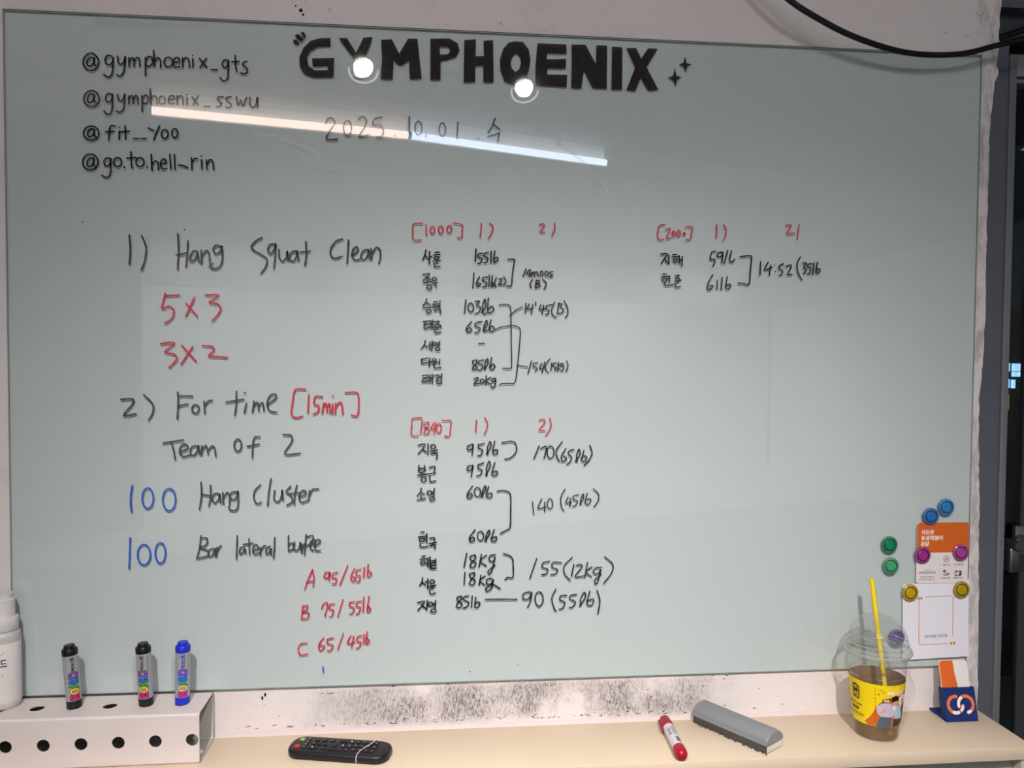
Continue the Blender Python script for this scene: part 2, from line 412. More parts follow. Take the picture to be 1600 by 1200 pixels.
# ------------------------------------------------------------------ shelf under the board
def cream(name, rgb):
    return mat(name, rgb, .5, .35, var=.07, nscale=5, bump=.05, bscale=90)
cream('shelf_cream', (212, 193, 171)); cream('cabinet_side', (198, 190, 176)); mat('cabinet_panel', (170, 172, 160), .55)
t = thing('shelf_unit', 'long cream wooden shelf running under the glass board', 'shelf', (0, 0, FLOOR))
z = -FLOOR
def shift(mb): mb.v = [(a, b, c+z) for a, b, c in mb.v]; return mb
b = MB(); b.box((-1.2, -.1545, SH-.024), (1.8215, .0075, SH), bev=.0012, seg=2); shift(b).build('top_board', MATS['shelf_cream'], t)
b = MB(); b.box((1.801, -.150, FLOOR), (1.8205, .0075, SH-.0245)); shift(b).build('side_panel', MATS['cabinet_side'], t)
b = MB(); b.box((-1.2, -.128, FLOOR), (1.8005, -.112, SH-.0245)); shift(b).build('front_panel', MATS['cabinet_panel'], t)
b = MB(); b.prism([(.0078, SH), (.0078, SH+.0055), (.005, SH+.0045), (.0025, SH+.0022), (.0005, SH+.0003), (.0005, SH)], .3465, 1.80, plane='yz')
struct(b.build('trim_1', MATS['bead_white']))

# ------------------------------------------------------------------ glass board with its writing
def ink(name, rgb, dens, streak=0.0):
    m = bpy.data.materials.new(name); m.use_nodes = True; nt = m.node_tree; N = nt.nodes; P = N['Principled BSDF']
    P.inputs['Base Color'].default_value = (*lin(rgb), 1); P.inputs['Roughness'].default_value = .035; P.inputs['Specular IOR Level'].default_value = .30
    tr = N.new('ShaderNodeBsdfTransparent'); mx = N.new('ShaderNodeMixShader'); out = N['Material Output']
    tc = N.new('ShaderNodeTexCoord'); mp = N.new('ShaderNodeMapping'); mp.inputs['Rotation'].default_value = (0, .35, 0); mp.inputs['Scale'].default_value = (1, 1, .12 if streak else 1)
    nz = N.new('ShaderNodeTexNoise'); nz.inputs['Scale'].default_value = 420 if streak else 160; nz.inputs['Detail'].default_value = 3
    nt.links.new(tc.outputs['Object'], mp.inputs[0]); nt.links.new(mp.outputs[0], nz.inputs['Vector'])
    r = N.new('ShaderNodeMapRange'); r.inputs[1].default_value = .3; r.inputs[2].default_value = .7; r.inputs[3].default_value = dens-(.10 if streak else .06); r.inputs[4].default_value = min(1, dens+.08)
    nt.links.new(nz.outputs['Fac'], r.inputs[0]); nt.links.new(r.outputs[0], mx.inputs[0]); nt.links.new(tr.outputs[0], mx.inputs[1]); nt.links.new(P.outputs[0], mx.inputs[2]); nt.links.new(mx.outputs[0], out.inputs[0])
    MATS['ink_'+name] = m
ink('black', (26, 26, 28), .98); ink('fade', (42, 38, 36), .90); ink('block', (46, 42, 42), .975, 1); ink('grey', (60, 66, 64), .92)
ink('dark', (40, 42, 42), .94); ink('red', (200, 22, 58), .95); ink('blue', (34, 88, 190), .93)
clear_mat('glass_front', (.948, .970, .966), 1.5)
mat('glass_edge', (178, 194, 188), .15, .6, var=.03)  # lightened so the chamfer carries a painted bevel highlight
mat('board_back', (197, 202, 204), .6, .2, var=.015, nscale=3)
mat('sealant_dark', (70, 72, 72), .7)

board = thing('glass_board', 'large frosted glass writing board covered in handwriting on the plaster wall', 'whiteboard', (0, 0, 0))
g = MB(); e = .0016
g.add([(e, 0, e), (1.8-e, 0, e), (1.8-e, 0, 1.2-e), (e, 0, 1.2-e)], [(0, 1, 2, 3)], 0)
o4 = [(0, e, 0), (1.8, e, 0), (1.8, e, 1.2), (0, e, 1.2)]; i4 = [(e, 0, e), (1.8-e, 0, e), (1.8-e, 0, 1.2-e), (e, 0, 1.2-e)]; b4 = [(a, .0055, c) for a, _, c in o4]
for k in range(4):
    j = (k+1) % 4; g.add([i4[k], i4[j], o4[j], o4[k]], [(0, 1, 2, 3)], 1); g.add([o4[k], o4[j], b4[j], b4[k]], [(0, 1, 2, 3)], 1)
g.build('glass_sheet', [MATS['glass_front'], MATS['glass_edge']], board, smooth=0)
g = MB(); g.box((.0002, .0056, .0002), (1.7998, .0066, 1.1998)); g.build('backing_paint', MATS['board_back'], board)
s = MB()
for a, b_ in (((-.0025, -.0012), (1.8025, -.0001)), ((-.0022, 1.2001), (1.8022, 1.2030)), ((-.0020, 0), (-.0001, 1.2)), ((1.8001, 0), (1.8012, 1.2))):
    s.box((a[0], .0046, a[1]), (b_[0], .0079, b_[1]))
s.build('sealant', MATS['sealant_dark'], board)  # dark caulk strips; the bottom one paints the shade below the glass

def ribbon(mb, P, w, y, closed=False):
    P = [Vector((p[0], p[1])) for p in P]
    n = len(P); L = []; Rr = []
    for i in range(n):
        a = P[(i-1) % n] if closed else P[max(0, i-1)]; b = P[(i+1) % n] if closed else P[min(n-1, i+1)]
        d = b-a
        d = d.normalized() if d.length > 1e-9 else Vector((1, 0))
        q = Vector((-d.y, d.x))*(w/2*(1+.10*math.sin(i*1.7+P[0].x*900)))
        L.append(P[i]+q); Rr.append(P[i]-q)
    v = [(p.x, y, p.y) for p in L]+[(p.x, y, p.y) for p in Rr]; f = []
    for i in range(n if closed else n-1):
        j = (i+1) % n; f.append((i, j, j+n, i+n))
    mb.add(v, f)
    if not closed:
        for i, s_ in ((0, -1), (n-1, 1)):
            a = L[i]-P[i]; ang = math.atan2(a.y, a.x); c = P[i]
            # half disc at the end of the stroke
            vv = [(c.x, y, c.y)]+[(c.x+a.length*math.cos(ang-s_*math.pi*k/6), y, c.y+a.length*math.sin(ang-s_*math.pi*k/6)) for k in range(7)]
            mb.add(vv, [(0, k, k+1) for k in range(1, 7)])
def pts(s): return [tuple(int(c)*1e-4 for c in q.split(',')) for q in s.split()]
INK = [
  ('black handwriting reading @gymphoenix_gts', 'black', 2.7, '1507,11236 1440,11241 1384,11178 1391,11107 1447,11099 1495,11167 1507,11236 1498,11156 1519,11107;1547,11260 1481,11317 1387,11294 1325,11203 1332,11099 1398,11025 1491,11029 1550,11086 1578,11187 1547,11265;1800,11279 1734,11295 1688,11238 1698,11156 1759,11131 1813,11197 1819,11271 1812,11092 1792,10967 1730,10918 1658,10961;1894,11283 1906,11179 1954,11148 2000,11205 2023,11294 2013,11128 1991,11017 1931,10937 1878,10971;2082,11269 2088,11117;2089,11200 2127,11265 2167,11245 2169,11129;2170,11212 2216,11275 2256,11249 2266,11125;2359,11287 2361,10977;2364,11226 2405,11297 2472,11286 2476,11189 2417,11131 2363,11157;2500,11412 2507,11260 2514,11130;2512,11218 2566,11290 2612,11250 2617,11131;C2748,11303 2783,11294 2809,11264 2818,11223 2808,11181 2782,11149 2747,11137 2711,11146 2686,11176 2677,11217 2686,11259 2712,11291;2850,11219 2937,11237 2919,11300 2864,11297 2829,11224 2855,11144 2942,11151;2987,11308 2991,11147;2992,11247 3046,11311 3095,11271 3105,11146;3163,11288 3168,11149;D3158,11349 14;3281,11307 3395,11158;3395,11312 3285,11148;3476,11117 3581,11122;3752,11299 3691,11288 3669,11212 3710,11158 3757,11210 3774,11300 3767,11090 3750,10964 3681,10933 3629,10984;3890,11386 3897,11180 3921,11102;3834,11269 3958,11283;4096,11286 4041,11275 4026,11213 4087,11174 4095,11104 4040,11068 3985,11085'),
  ('black handwriting reading @gymphoenix_sswu', 'fade', 2.7, '1500,10597 1433,10608 1388,10551 1392,10482 1440,10470 1489,10533 1500,10597 1494,10514 1525,10473;C1453,10672 1517,10656 1563,10607 1579,10539 1562,10469 1514,10417 1450,10396 1386,10412 1340,10461 1323,10529 1341,10599 1389,10651;1794,10622 1727,10633 1686,10562 1707,10494 1761,10496 1799,10567 1799,10628 1797,10401 1764,10289 1697,10286 1658,10335;1888,10625 1901,10543 1949,10512 1987,10560 2009,10644 2002,10491 1979,10366 1912,10316 1866,10342;2076,10605 2077,10467;2078,10550 2116,10612 2148,10586 2152,10475;2153,10553 2191,10615 2223,10589 2231,10472;2296,10619 2302,10342;2304,10558 2345,10629 2399,10612 2398,10529 2352,10482 2304,10503;2435,10744 2452,10481;2452,10550 2494,10621 2542,10595 2547,10484;2634,10627 2588,10583 2593,10508 2641,10488 2688,10531 2672,10614;2750,10561 2846,10585 2819,10639 2770,10626 2742,10561 2769,10498 2851,10510;2887,10636 2894,10492;2894,10567 2933,10638 2982,10618 2995,10487;3058,10615 3063,10490;D3053,10665 14;3145,10632 3248,10497;3249,10650 3166,10485;3349,10472 3451,10471;3680,10653 3611,10650 3578,10607 3624,10567 3651,10526 3604,10474 3561,10480;3817,10658 3762,10656 3726,10599 3775,10564 3817,10518 3775,10466 3720,10478;3908,10662 3935,10508 3982,10608 4018,10497 4079,10654;4140,10657 4140,10530 4189,10484 4239,10534 4273,10676 4272,10479'),
  ('black handwriting reading @fit__yoo', 'black', 2.7, '1494,10002 1427,10006 1381,9949 1391,9883 1439,9884 1483,9941 1494,10002 1488,9919 1519,9879;C1441,10061 1505,10047 1551,10004 1568,9944 1550,9883 1503,9836 1439,9818 1375,9832 1328,9875 1312,9935 1330,9997 1377,10043;1837,10075 1775,10081 1748,10011 1733,9830;1686,9965 1820,9986;1909,9989 1907,9845;D1904,10058 14;2009,10090 2015,9854;1922,9976 2078,9995;2142,9869 2239,9872;2277,9874 2366,9877;2400,10062 2494,10015;2590,10102 2529,9968 2493,9864;C2679,10043 2707,10034 2728,10006 2735,9967 2727,9928 2706,9898 2678,9887 2649,9897 2628,9924 2621,9963 2629,10003 2650,10032;C2847,10066 2872,10056 2890,10028 2896,9989 2889,9950 2871,9921 2846,9909 2822,9919 2804,9947 2798,9986 2805,10025 2823,10055'),
  ('black handwriting reading @go.to.hell_rin', 'black', 2.7, '1483,9498 1422,9507 1371,9445 1375,9375 1429,9369 1472,9434 1483,9503 1477,9406 1503,9365;C1423,9576 1487,9560 1533,9511 1550,9442 1532,9372 1484,9320 1420,9299 1356,9316 1309,9365 1293,9434 1311,9504 1358,9556;1762,9507 1690,9515 1649,9453 1670,9384 1723,9386 1761,9451 1762,9512 1760,9317 1740,9211 1678,9176 1614,9216;C1878,9530 1911,9520 1935,9492 1944,9454 1935,9415 1910,9385 1876,9374 1843,9383 1818,9411 1810,9450 1819,9489 1844,9518;D1989,9366 17;2102,9634 2111,9398 2132,9362;2031,9526 2187,9539;C2255,9541 2289,9532 2313,9504 2322,9465 2312,9426 2287,9397 2254,9385 2220,9395 2195,9422 2187,9461 2196,9501 2221,9530;D2375,9378 17;2445,9603 2456,9324;2457,9436 2517,9494 2560,9453 2565,9341;2606,9440 2702,9463 2675,9526 2626,9511 2601,9440 2633,9357 2714,9368;2762,9613 2777,9353;2839,9616 2850,9355;2906,9430 2987,9424 3069,9390;3130,9569 3137,9364;3138,9485 3180,9551 3226,9552;3303,9532 3307,9377;D3295,9602 14;3385,9534 3392,9372;3393,9464 3445,9542 3495,9504 3508,9369'),
  ('heavy black block letters reading GYMPHOENIX with small sparks', 'block', 0, 'P5546,11766 5363,11755 5195,11700 5069,11567 4999,11395 5012,11226 5096,11103 5250,11053 5602,11076 5611,11416 5223,11391 5236,11250 5498,11275 5498,11196 5264,11186 5161,11261 5133,11401 5189,11522 5321,11601 5546,11617;P5693,11770 5836,11779 5998,11529 6131,11799 6290,11814 6239,11647 6154,11445 6131,11080 5950,11081 5969,11423 5828,11587;P6443,11776 6637,11793 6766,11543 6923,11815 7090,11822 7131,11459 7170,11111 6960,11094 6941,11436 6824,11337 6738,11342 6667,11439 6647,11073 6433,11081 6461,11430;P7326,11833 7672,11854 7818,11775 7853,11647 7790,11530 7616,11465 7515,11452 7507,11108 7328,11100|7494,11703 7644,11704 7688,11640 7645,11572 7500,11555;P7939,11838 8152,11862 8145,11554 8299,11566 8289,11839 8464,11862 8478,11098 8293,11099 8286,11393 8140,11381 8141,11093 7931,11076;P8869,11857 9017,11852 9121,11718 9152,11545 9124,11341 9051,11150 8860,11084 8683,11120 8602,11320 8592,11521 8650,11711 8752,11831|8885,11650 8812,11560 8784,11457 8814,11357 8879,11302 8946,11357 8981,11466 8960,11581;P4888,11694 4944,11708 5005,11643 4971,11613 4910,11639;P4921,11786 4986,11811 5083,11723 5033,11678 4966,11717;P5022,11832 5078,11855 5125,11772 5083,11742;P9283,11841 9817,11842 9825,11676 9462,11669 9457,11558 9814,11580 9806,11399 9470,11399 9465,11283 9837,11289 9830,11065 9244,11085 9250,11463;P9913,11846 10176,11852 10374,11510 10380,11855 10581,11855 10581,11065 10319,11069 10150,11384 10100,11055 9914,11053 9922,11433;P10672,11839 10868,11839 10871,11062 10671,11054;P10944,11828 11125,11836 11228,11649 11353,11840 11536,11839 11333,11492 11561,11089 11363,11066 11223,11296 11120,11042 10953,11059 11115,11483;P12058,11723 12097,11598 12201,11579 12107,11548 12081,11426 12036,11545 11944,11565 12035,11604;P11871,11506 11903,11363 12005,11328 11917,11286 11891,11158 11843,11277 11739,11314 11842,11360'),
  ('black handwritten date 2025.10.01 under the block letters', 'fade', 2.6, '5460,10253 5503,10334 5587,10343 5621,10259 5531,10113 5474,9969 5672,9976;C5848,10312 5883,10296 5909,10249 5918,10184 5909,10118 5883,10069 5848,10050 5812,10066 5786,10114 5777,10179 5786,10245 5812,10293;6041,10345 6126,10391 6183,10321 6154,10220 6055,10031 6217,10074;6462,10397 6325,10355 6303,10240 6411,10258 6488,10160 6454,10059 6368,10033;D6692,10073 14;6950,10426 6956,10110;C7114,10346 7146,10331 7169,10287 7178,10227 7170,10167 7146,10122 7115,10104 7083,10119 7060,10163 7051,10223 7059,10284 7082,10329;D7251,10086 17;C7548,10332 7577,10317 7598,10274 7606,10213 7599,10153 7578,10107 7549,10090 7520,10105 7498,10149 7490,10209 7498,10270 7519,10315;7830,10351 7811,10053;D8205,10066 17;8511,10453 8453,10301 8380,10182;8467,10345 8600,10248;8381,10110 8592,10189;8592,10189 8558,10020'),
  ('dark grey handwriting reading 1) Hang Squat Clean', 'grey', 3.1, '2062,8181 2076,7929 2057,7665;2273,8175 2346,7968 2318,7731 2262,7578;2888,8216 2899,7945 2880,7596;3058,8101 3046,7863 3022,7642;2859,7849 3040,7887;3228,7911 3155,7926 3099,7830 3105,7746 3178,7781 3225,7890 3237,7775 3263,7721;3287,7936 3296,7698;3297,7834 3370,7937 3419,7887 3435,7724;3635,8011 3536,8033 3493,7957 3535,7883 3612,7925 3642,8028 3651,7824 3617,7670 3517,7617 3428,7660 3485,7712;4336,8186 4235,8125 4152,8021 4201,7954 4318,7888 4425,7804 4401,7667 4317,7545;4571,8081 4470,8055 4443,7948 4503,7909 4564,8013 4581,8081 4570,7876 4546,7642;4637,7980 4644,7826 4704,7775 4765,7845 4782,7965 4795,7784;4941,7962 4856,7933 4822,7829 4883,7772 4941,7859 4958,7969 4981,7787;5110,8127 5117,7886 5092,7714;5008,7942 5184,7963;5756,8192 5637,8145 5545,7998 5562,7877 5637,7844 5749,7881;5865,8177 5852,7935 5841,7762;5934,7902 6030,7990 6013,8059 5944,8006 5927,7884 5989,7816 6071,7835;6219,8011 6133,7992 6085,7887 6133,7819 6195,7883 6229,8011 6243,7838;6270,8030 6281,7839;6281,7926 6356,8049 6425,8015 6436,7877 6408,7765'),
  ('red handwriting reading 5x3', 'red', 3.1, '2673,7128 2903,7141;2667,7168 2606,6906 2721,6941 2809,6864 2769,6721 2653,6641;3018,6996 3214,6767;3160,7100 3016,6765;3359,7148 3581,7151 3414,7019 3564,6993 3613,6902 3563,6799 3469,6688'),
  ('red handwriting reading 3x2', 'red', 3.1, '2578,6277 2815,6296 2649,6131 2797,6098 2856,6023 2803,5937 2723,5851;2946,6245 3186,5967;3128,6230 2928,5914;3300,6248 3460,6233 3493,6164 3399,6061 3575,6055 3732,6039'),
  ('dark grey handwriting reading 2) For time', 'grey', 3.1, '1896,5286 2085,5293 2101,5218 1936,4996 2148,5030;2282,5371 2435,5201 2434,5047 2360,4917;2868,5414 2873,5219 2855,4944;2907,5345 3122,5346;2873,5167 3039,5202;C3171,5191 3201,5181 3223,5154 3230,5116 3222,5078 3200,5050 3170,5040 3140,5050 3119,5078 3111,5116 3119,5153 3141,5181;3321,5253 3330,5040;3330,5167 3388,5253 3461,5271;3883,5434 3878,5185 3854,5005;3704,5237 4006,5289;4056,5220 4022,5054;D4030,5410 17;4191,5255 4163,5064;4184,5168 4251,5237 4274,5081;4275,5178 4342,5227 4365,5082;4426,5186 4579,5324 4545,5387 4461,5342 4420,5203 4467,5082 4588,5054'),
  ('red handwriting reading [15min]', 'red', 2.9, '5098,5472 4918,5464 4867,5221 4849,5012 4934,4960 5043,4984;5156,5378 5139,5047;5395,5343 5276,5343 5251,5204 5333,5179 5316,5064 5234,5019;5419,5221 5395,5029;5412,5151 5463,5221 5487,5047;5487,5159 5525,5211 5542,5040;5583,5204 5576,5040;D5584,5351 17;5635,5222 5628,5029;5628,5134 5704,5239 5748,5187 5762,5019;5807,5414 6013,5415 6048,5275 6031,5005 5920,5005'),
  ('dark grey handwriting reading Team of 2', 'grey', 3.1, '2610,4506 2959,4562;2745,4532 2792,4360 2813,4218;2902,4340 3032,4416 2995,4485 2921,4455 2891,4340 2957,4263 3075,4293;3198,4454 3105,4435 3075,4320 3141,4281 3201,4377 3216,4461 3241,4300;3276,4453 3271,4300;3275,4369 3346,4461 3386,4307;3386,4368 3457,4453 3501,4395 3519,4260;C3904,4570 3936,4556 3959,4516 3967,4462 3958,4408 3935,4369 3903,4354 3871,4369 3848,4409 3840,4463 3849,4516 3872,4556;4289,4611 4203,4604 4169,4488 4157,4237;4071,4442 4278,4480;4703,4653 4843,4633 4850,4517 4728,4300 5005,4310'),
  ('blue handwritten 100 before Hang Cluster', 'blue', 3.1, '2073,3754 2042,3506 2058,3276;C2340,3705 2387,3680 2421,3613 2433,3521 2420,3429 2384,3362 2337,3338 2289,3363 2255,3431 2243,3523 2256,3614 2292,3681;C2706,3690 2761,3663 2801,3590 2815,3490 2800,3390 2759,3317 2703,3291 2648,3319 2608,3392 2594,3492 2610,3592 2651,3664'),
  ('dark grey handwriting reading Hang Cluster', 'grey', 3.1, '3257,3801 3266,3570 3228,3308;3423,3741 3426,3549 3395,3375;3255,3589 3426,3549;3564,3586 3489,3587 3452,3483 3507,3420 3571,3509 3582,3586 3600,3419;3638,3604 3645,3411;3645,3508 3713,3611 3750,3545 3756,3391;3888,3621 3787,3603 3768,3514 3835,3479 3892,3563 3900,3640 3906,3447 3879,3300 3775,3286 3738,3352;4294,3741 4199,3637 4180,3502 4236,3397 4311,3423;4482,3848 4444,3596 4424,3364;4549,3634 4537,3479 4613,3431 4670,3536 4678,3652 4696,3458;4829,3709 4753,3613 4840,3534 4859,3429 4764,3367;4943,3728 4904,3553 4896,3378;4791,3573 5011,3598;4992,3513 5106,3570 5068,3637 5003,3591 4980,3494 5029,3415 5132,3453;5170,3628 5147,3453;5163,3531 5220,3647 5323,3658'),
  ('blue handwritten 100 before Bar lateral burpee', 'blue', 3.1, '2029,2810 2019,2549 2006,2269;C2265,2691 2320,2665 2360,2597 2374,2504 2358,2412 2317,2346 2262,2322 2207,2348 2168,2416 2154,2508 2169,2600 2210,2667;C2548,2717 2592,2691 2624,2623 2635,2531 2622,2438 2590,2371 2545,2347 2501,2373 2470,2441 2458,2534 2471,2626 2504,2693'),
  ('dark grey handwriting reading Bar lateral burpee', 'grey', 2.8, '3251,2837 3224,2605 3174,2413;3243,2798 3362,2777 3335,2662 3224,2613 3361,2564 3360,2468 3204,2424;3465,2601 3391,2564 3383,2467 3446,2466 3484,2562 3495,2601 3502,2453;3532,2620 3524,2465;3532,2542 3570,2619 3603,2649;3885,2827 3876,2594 3868,2400;4007,2631 3932,2586 3932,2496 3981,2507 4019,2592 4033,2491;4091,2766 4101,2474;3996,2662 4165,2683;4176,2550 4252,2588 4222,2659 4169,2621 4161,2531 4195,2480 4278,2510;4289,2607 4296,2451;4297,2529 4346,2625 4387,2633;4459,2624 4395,2578 4394,2488 4440,2499 4478,2584 4485,2467;4546,2778 4538,2544 4526,2408;4789,2813 4788,2540;4788,2638 4857,2676 4876,2577 4799,2528;4895,2694 4894,2558 4944,2537 4990,2615 5001,2693 5020,2497;5035,2653 5035,2508;5035,2575 5085,2664;5104,2828 5077,2457;5096,2770 5218,2807 5218,2689 5100,2613;5180,2619 5275,2680 5237,2740 5180,2682 5180,2572 5237,2524;5268,2610 5363,2687 5314,2735 5260,2669 5275,2532 5359,2530'),
  ('red handwriting reading A 95/65lb', 'red', 2.4, '5217,2187 5141,2004 5076,1821;5217,2187 5244,2022 5228,1873;5114,1954 5244,1974;5531,2122 5447,2116 5428,2030 5497,2036 5531,2122 5516,1969;5666,2119 5589,2101 5573,2027 5650,2005 5631,1915 5569,1912;5850,2246 5708,1886;5977,2192 5908,2040 5935,1948 6004,1998 5935,2039;6089,2170 6012,2148 6004,2065 6074,2044 6055,1946 6012,1935;6151,2201 6140,2015;6221,2259 6209,2033 6283,2079 6229,2144'),
  ('red handwriting reading B 75/55lb', 'red', 2.4, '5045,1515 5017,1271;5044,1507 5129,1521 5102,1435 5037,1405 5147,1382 5128,1292 5036,1271;5381,1459 5412,1545 5488,1551 5438,1316;5611,1541 5527,1523 5519,1444 5592,1423 5561,1313 5519,1306;5765,1616 5669,1294;5974,1572 5889,1554 5889,1487 5966,1453 5927,1351 5889,1348;6097,1577 6020,1563 6012,1484 6082,1458 6043,1352 6005,1345;6144,1655 6128,1382;6237,1664 6202,1384 6268,1418 6218,1487'),
  ('red handwriting reading C 65/45lb', 'red', 2.4, '5120,823 5005,815 4959,709 5004,609 5131,625;5415,921 5326,778 5357,678 5438,754 5342,777;5588,909 5492,891 5484,813 5580,770 5534,672 5484,674;5773,991 5669,692;5908,947 5842,798 5978,818;5958,926 5920,713;6109,934 6032,916 6016,837 6090,815 6051,717 6005,706;6148,960 6140,786;6206,1010 6183,788 6245,830 6199,891'),
  ('short blue pen tick near the bottom edge', 'blue', 2.4, '5399,379 5414,272'),
  ('red handwriting reading [1000] 1) 2)', 'red', 2.2, '7192,8510 7032,8491 7018,8346 7024,8216 7106,8197 7169,8210;7258,8482 7265,8294;C7372,8453 7392,8445 7407,8422 7413,8390 7407,8358 7393,8334 7372,8325 7352,8333 7337,8356 7331,8388 7337,8420 7352,8444;C7526,8465 7548,8457 7564,8434 7570,8402 7564,8370 7548,8346 7526,8337 7505,8345 7489,8368 7483,8400 7488,8432 7504,8456;C7680,8477 7702,8469 7719,8446 7725,8414 7719,8382 7703,8358 7681,8349 7659,8357 7643,8380 7637,8412 7643,8444 7659,8468;7759,8531 7914,8497 7915,8395 7907,8264 7833,8262;8266,8526 8258,8388 8244,8271;8419,8538 8479,8481 8456,8363 8391,8254;9339,8530 9413,8552 9428,8503 9355,8398 9444,8394;9622,8575 9632,8463 9573,8329'),
  ('black Korean handwritten name over 155lb row', 'black', 2.3, '7257,8026 7237,7930 7194,7851;7243,7939 7304,7844;7324,8004 7319,7771;7318,7902 7359,7909;7426,7983 7499,7993;7391,7933 7513,7950;C7449,7911 7471,7908 7487,7898 7493,7885 7487,7872 7471,7862 7450,7858 7428,7861 7412,7871 7406,7884 7412,7897 7428,7907;7383,7825 7520,7839;7456,7826 7456,7780;7412,7788 7421,7721 7514,7731'),
  ('black Korean handwritten name on the 165lb row', 'black', 2.3, '7203,7574 7325,7597 7259,7523 7209,7472;7267,7532 7346,7495;7288,7485 7288,7436;7218,7426 7375,7452;C7317,7387 7339,7382 7355,7368 7361,7349 7355,7330 7339,7316 7317,7311 7296,7316 7280,7329 7274,7348 7279,7367 7295,7381;C7413,7531 7432,7527 7446,7514 7451,7497 7446,7479 7432,7466 7413,7461 7394,7465 7380,7478 7375,7495 7380,7513 7394,7526;7364,7417 7471,7439;7428,7423 7443,7342'),
  ('black Korean handwritten name on the 103lb row', 'black', 2.3, '7269,7135 7254,7071 7205,7012;7260,7071 7333,7034;7211,6968 7362,6984;C7313,6949 7333,6944 7348,6930 7354,6911 7348,6892 7333,6878 7313,6873 7293,6877 7278,6891 7272,6910 7278,6929 7292,6943;7400,7078 7464,7088;7377,7037 7493,7050;C7429,7017 7448,7014 7462,7005 7467,6992 7462,6978 7448,6969 7429,6965 7410,6968 7397,6977 7391,6991 7396,7004 7410,7014;7517,7103 7511,6951;7473,7015 7511,7021;7473,6986 7511,6992;7415,6921 7523,6943 7517,6869'),
  ('black Korean handwritten name on the 65lb row', 'black', 2.3, '7212,6719 7328,6735;7249,6720 7232,6588 7334,6621;7226,6661 7314,6674;7351,6736 7343,6604;7386,6751 7378,6590;7343,6677 7384,6680;7410,6716 7503,6729 7465,6687 7416,6649;7474,6678 7530,6650;7396,6610 7539,6629;7466,6611 7466,6576;7425,6581 7431,6517 7533,6530'),
  ('black Korean handwritten name on the row of the dash', 'black', 2.3, '7251,6375 7233,6295 7178,6222;7233,6295 7286,6246;7300,6281 7338,6290;7338,6346 7330,6217;7379,6370 7368,6188;C7426,6347 7442,6342 7454,6329 7458,6312 7454,6294 7442,6281 7426,6276 7410,6281 7398,6294 7394,6311 7398,6329 7410,6342;7513,6365 7505,6268;7467,6327 7508,6333;7467,6294 7508,6301;C7476,6244 7496,6241 7511,6232 7517,6218 7511,6205 7496,6195 7476,6192 7456,6195 7441,6205 7435,6218 7440,6231 7455,6241'),
  ('black Korean handwritten name on the 85lb row', 'black', 2.3, '7179,6028 7292,6052;7193,6040 7185,5958 7307,5976;7336,6053 7322,5894;7325,5982 7366,5985;C7418,6044 7436,6041 7448,6031 7453,6018 7449,6005 7436,5995 7418,5992 7401,5995 7388,6005 7383,6018 7388,6031 7401,6041;7374,5959 7483,5983;7427,5965 7418,5924;7515,6033 7506,5936;7410,5924 7419,5871 7533,5881'),
  ('black Korean handwritten name on the 20kg row', 'black', 2.3, '7200,5729 7302,5738 7294,5688 7215,5670 7206,5611 7317,5632;7346,5747 7335,5612;7387,5759 7379,5589;7334,5680 7381,5686;7419,5730 7501,5739 7457,5648;7551,5760 7545,5651;7498,5710 7545,5713;C7507,5633 7531,5630 7548,5620 7554,5607 7548,5594 7531,5584 7508,5580 7484,5584 7467,5593 7461,5607 7467,5620 7484,5630'),
  ('black handwritten weight 155lb', 'black', 2.3, '8172,8065 8158,7839;8296,7988 8216,7969 8211,7919 8281,7891 8261,7824 8211,7796;8399,8005 8328,7980 8320,7930 8393,7902 8364,7826 8314,7813;8452,8027 8447,7821;8517,8034 8500,7834 8571,7865 8565,7917 8506,7893'),
  ('black handwritten weight 165lb(2)', 'black', 2.3, '8136,7622 8117,7346;8239,7554 8184,7450 8199,7377 8263,7422 8198,7441;8387,7550 8307,7540 8301,7481 8372,7453 8343,7379 8299,7370;8419,7586 8411,7374;8475,7578 8456,7381 8500,7411 8485,7455;8549,7544 8520,7455 8544,7371;8597,7515 8653,7525 8633,7472 8589,7412 8662,7425;8685,7561 8727,7488 8686,7408'),
  ('black right bracket joining 155lb and 165lb', 'black', 2.3, '8763,7886 8882,7882 8874,7800 8845,7593 8826,7401 8737,7400'),
  ('black handwritten time 14m00s (B)', 'black', 2.3, '9100,7715 9042,7576;9166,7702 9107,7627 9202,7629;9190,7693 9158,7575;9211,7652 9203,7576;9211,7623 9244,7665 9262,7577;9262,7624 9304,7666 9331,7578;C9390,7679 9404,7673 9414,7656 9418,7632 9414,7609 9404,7591 9391,7585 9377,7591 9367,7608 9364,7631 9367,7655 9377,7673;C9480,7678 9495,7672 9506,7656 9510,7634 9507,7612 9496,7595 9481,7589 9466,7595 9455,7611 9450,7633 9454,7655 9465,7672;9600,7671 9540,7658 9555,7620 9598,7600 9541,7566;9221,7517 9174,7436 9204,7369;9293,7512 9276,7376;9293,7506 9353,7498 9332,7454 9281,7444 9359,7430 9348,7386 9276,7370;9406,7529 9479,7456 9438,7346'),
  ('black handwritten weight 103lb', 'black', 2.6, '7991,7130 7963,6869;C8080,7070 8105,7059 8123,7029 8130,6988 8124,6947 8105,6917 8080,6905 8055,6916 8037,6946 8030,6987 8037,7028 8055,7059;8162,7098 8242,7107 8186,7024 8257,6996 8237,6913 8163,6871;8281,6896 8354,7021 8339,7153 8295,6996 8320,6873 8376,6894;8404,7166 8393,6924 8458,6904 8505,6970 8458,7016 8405,6954'),
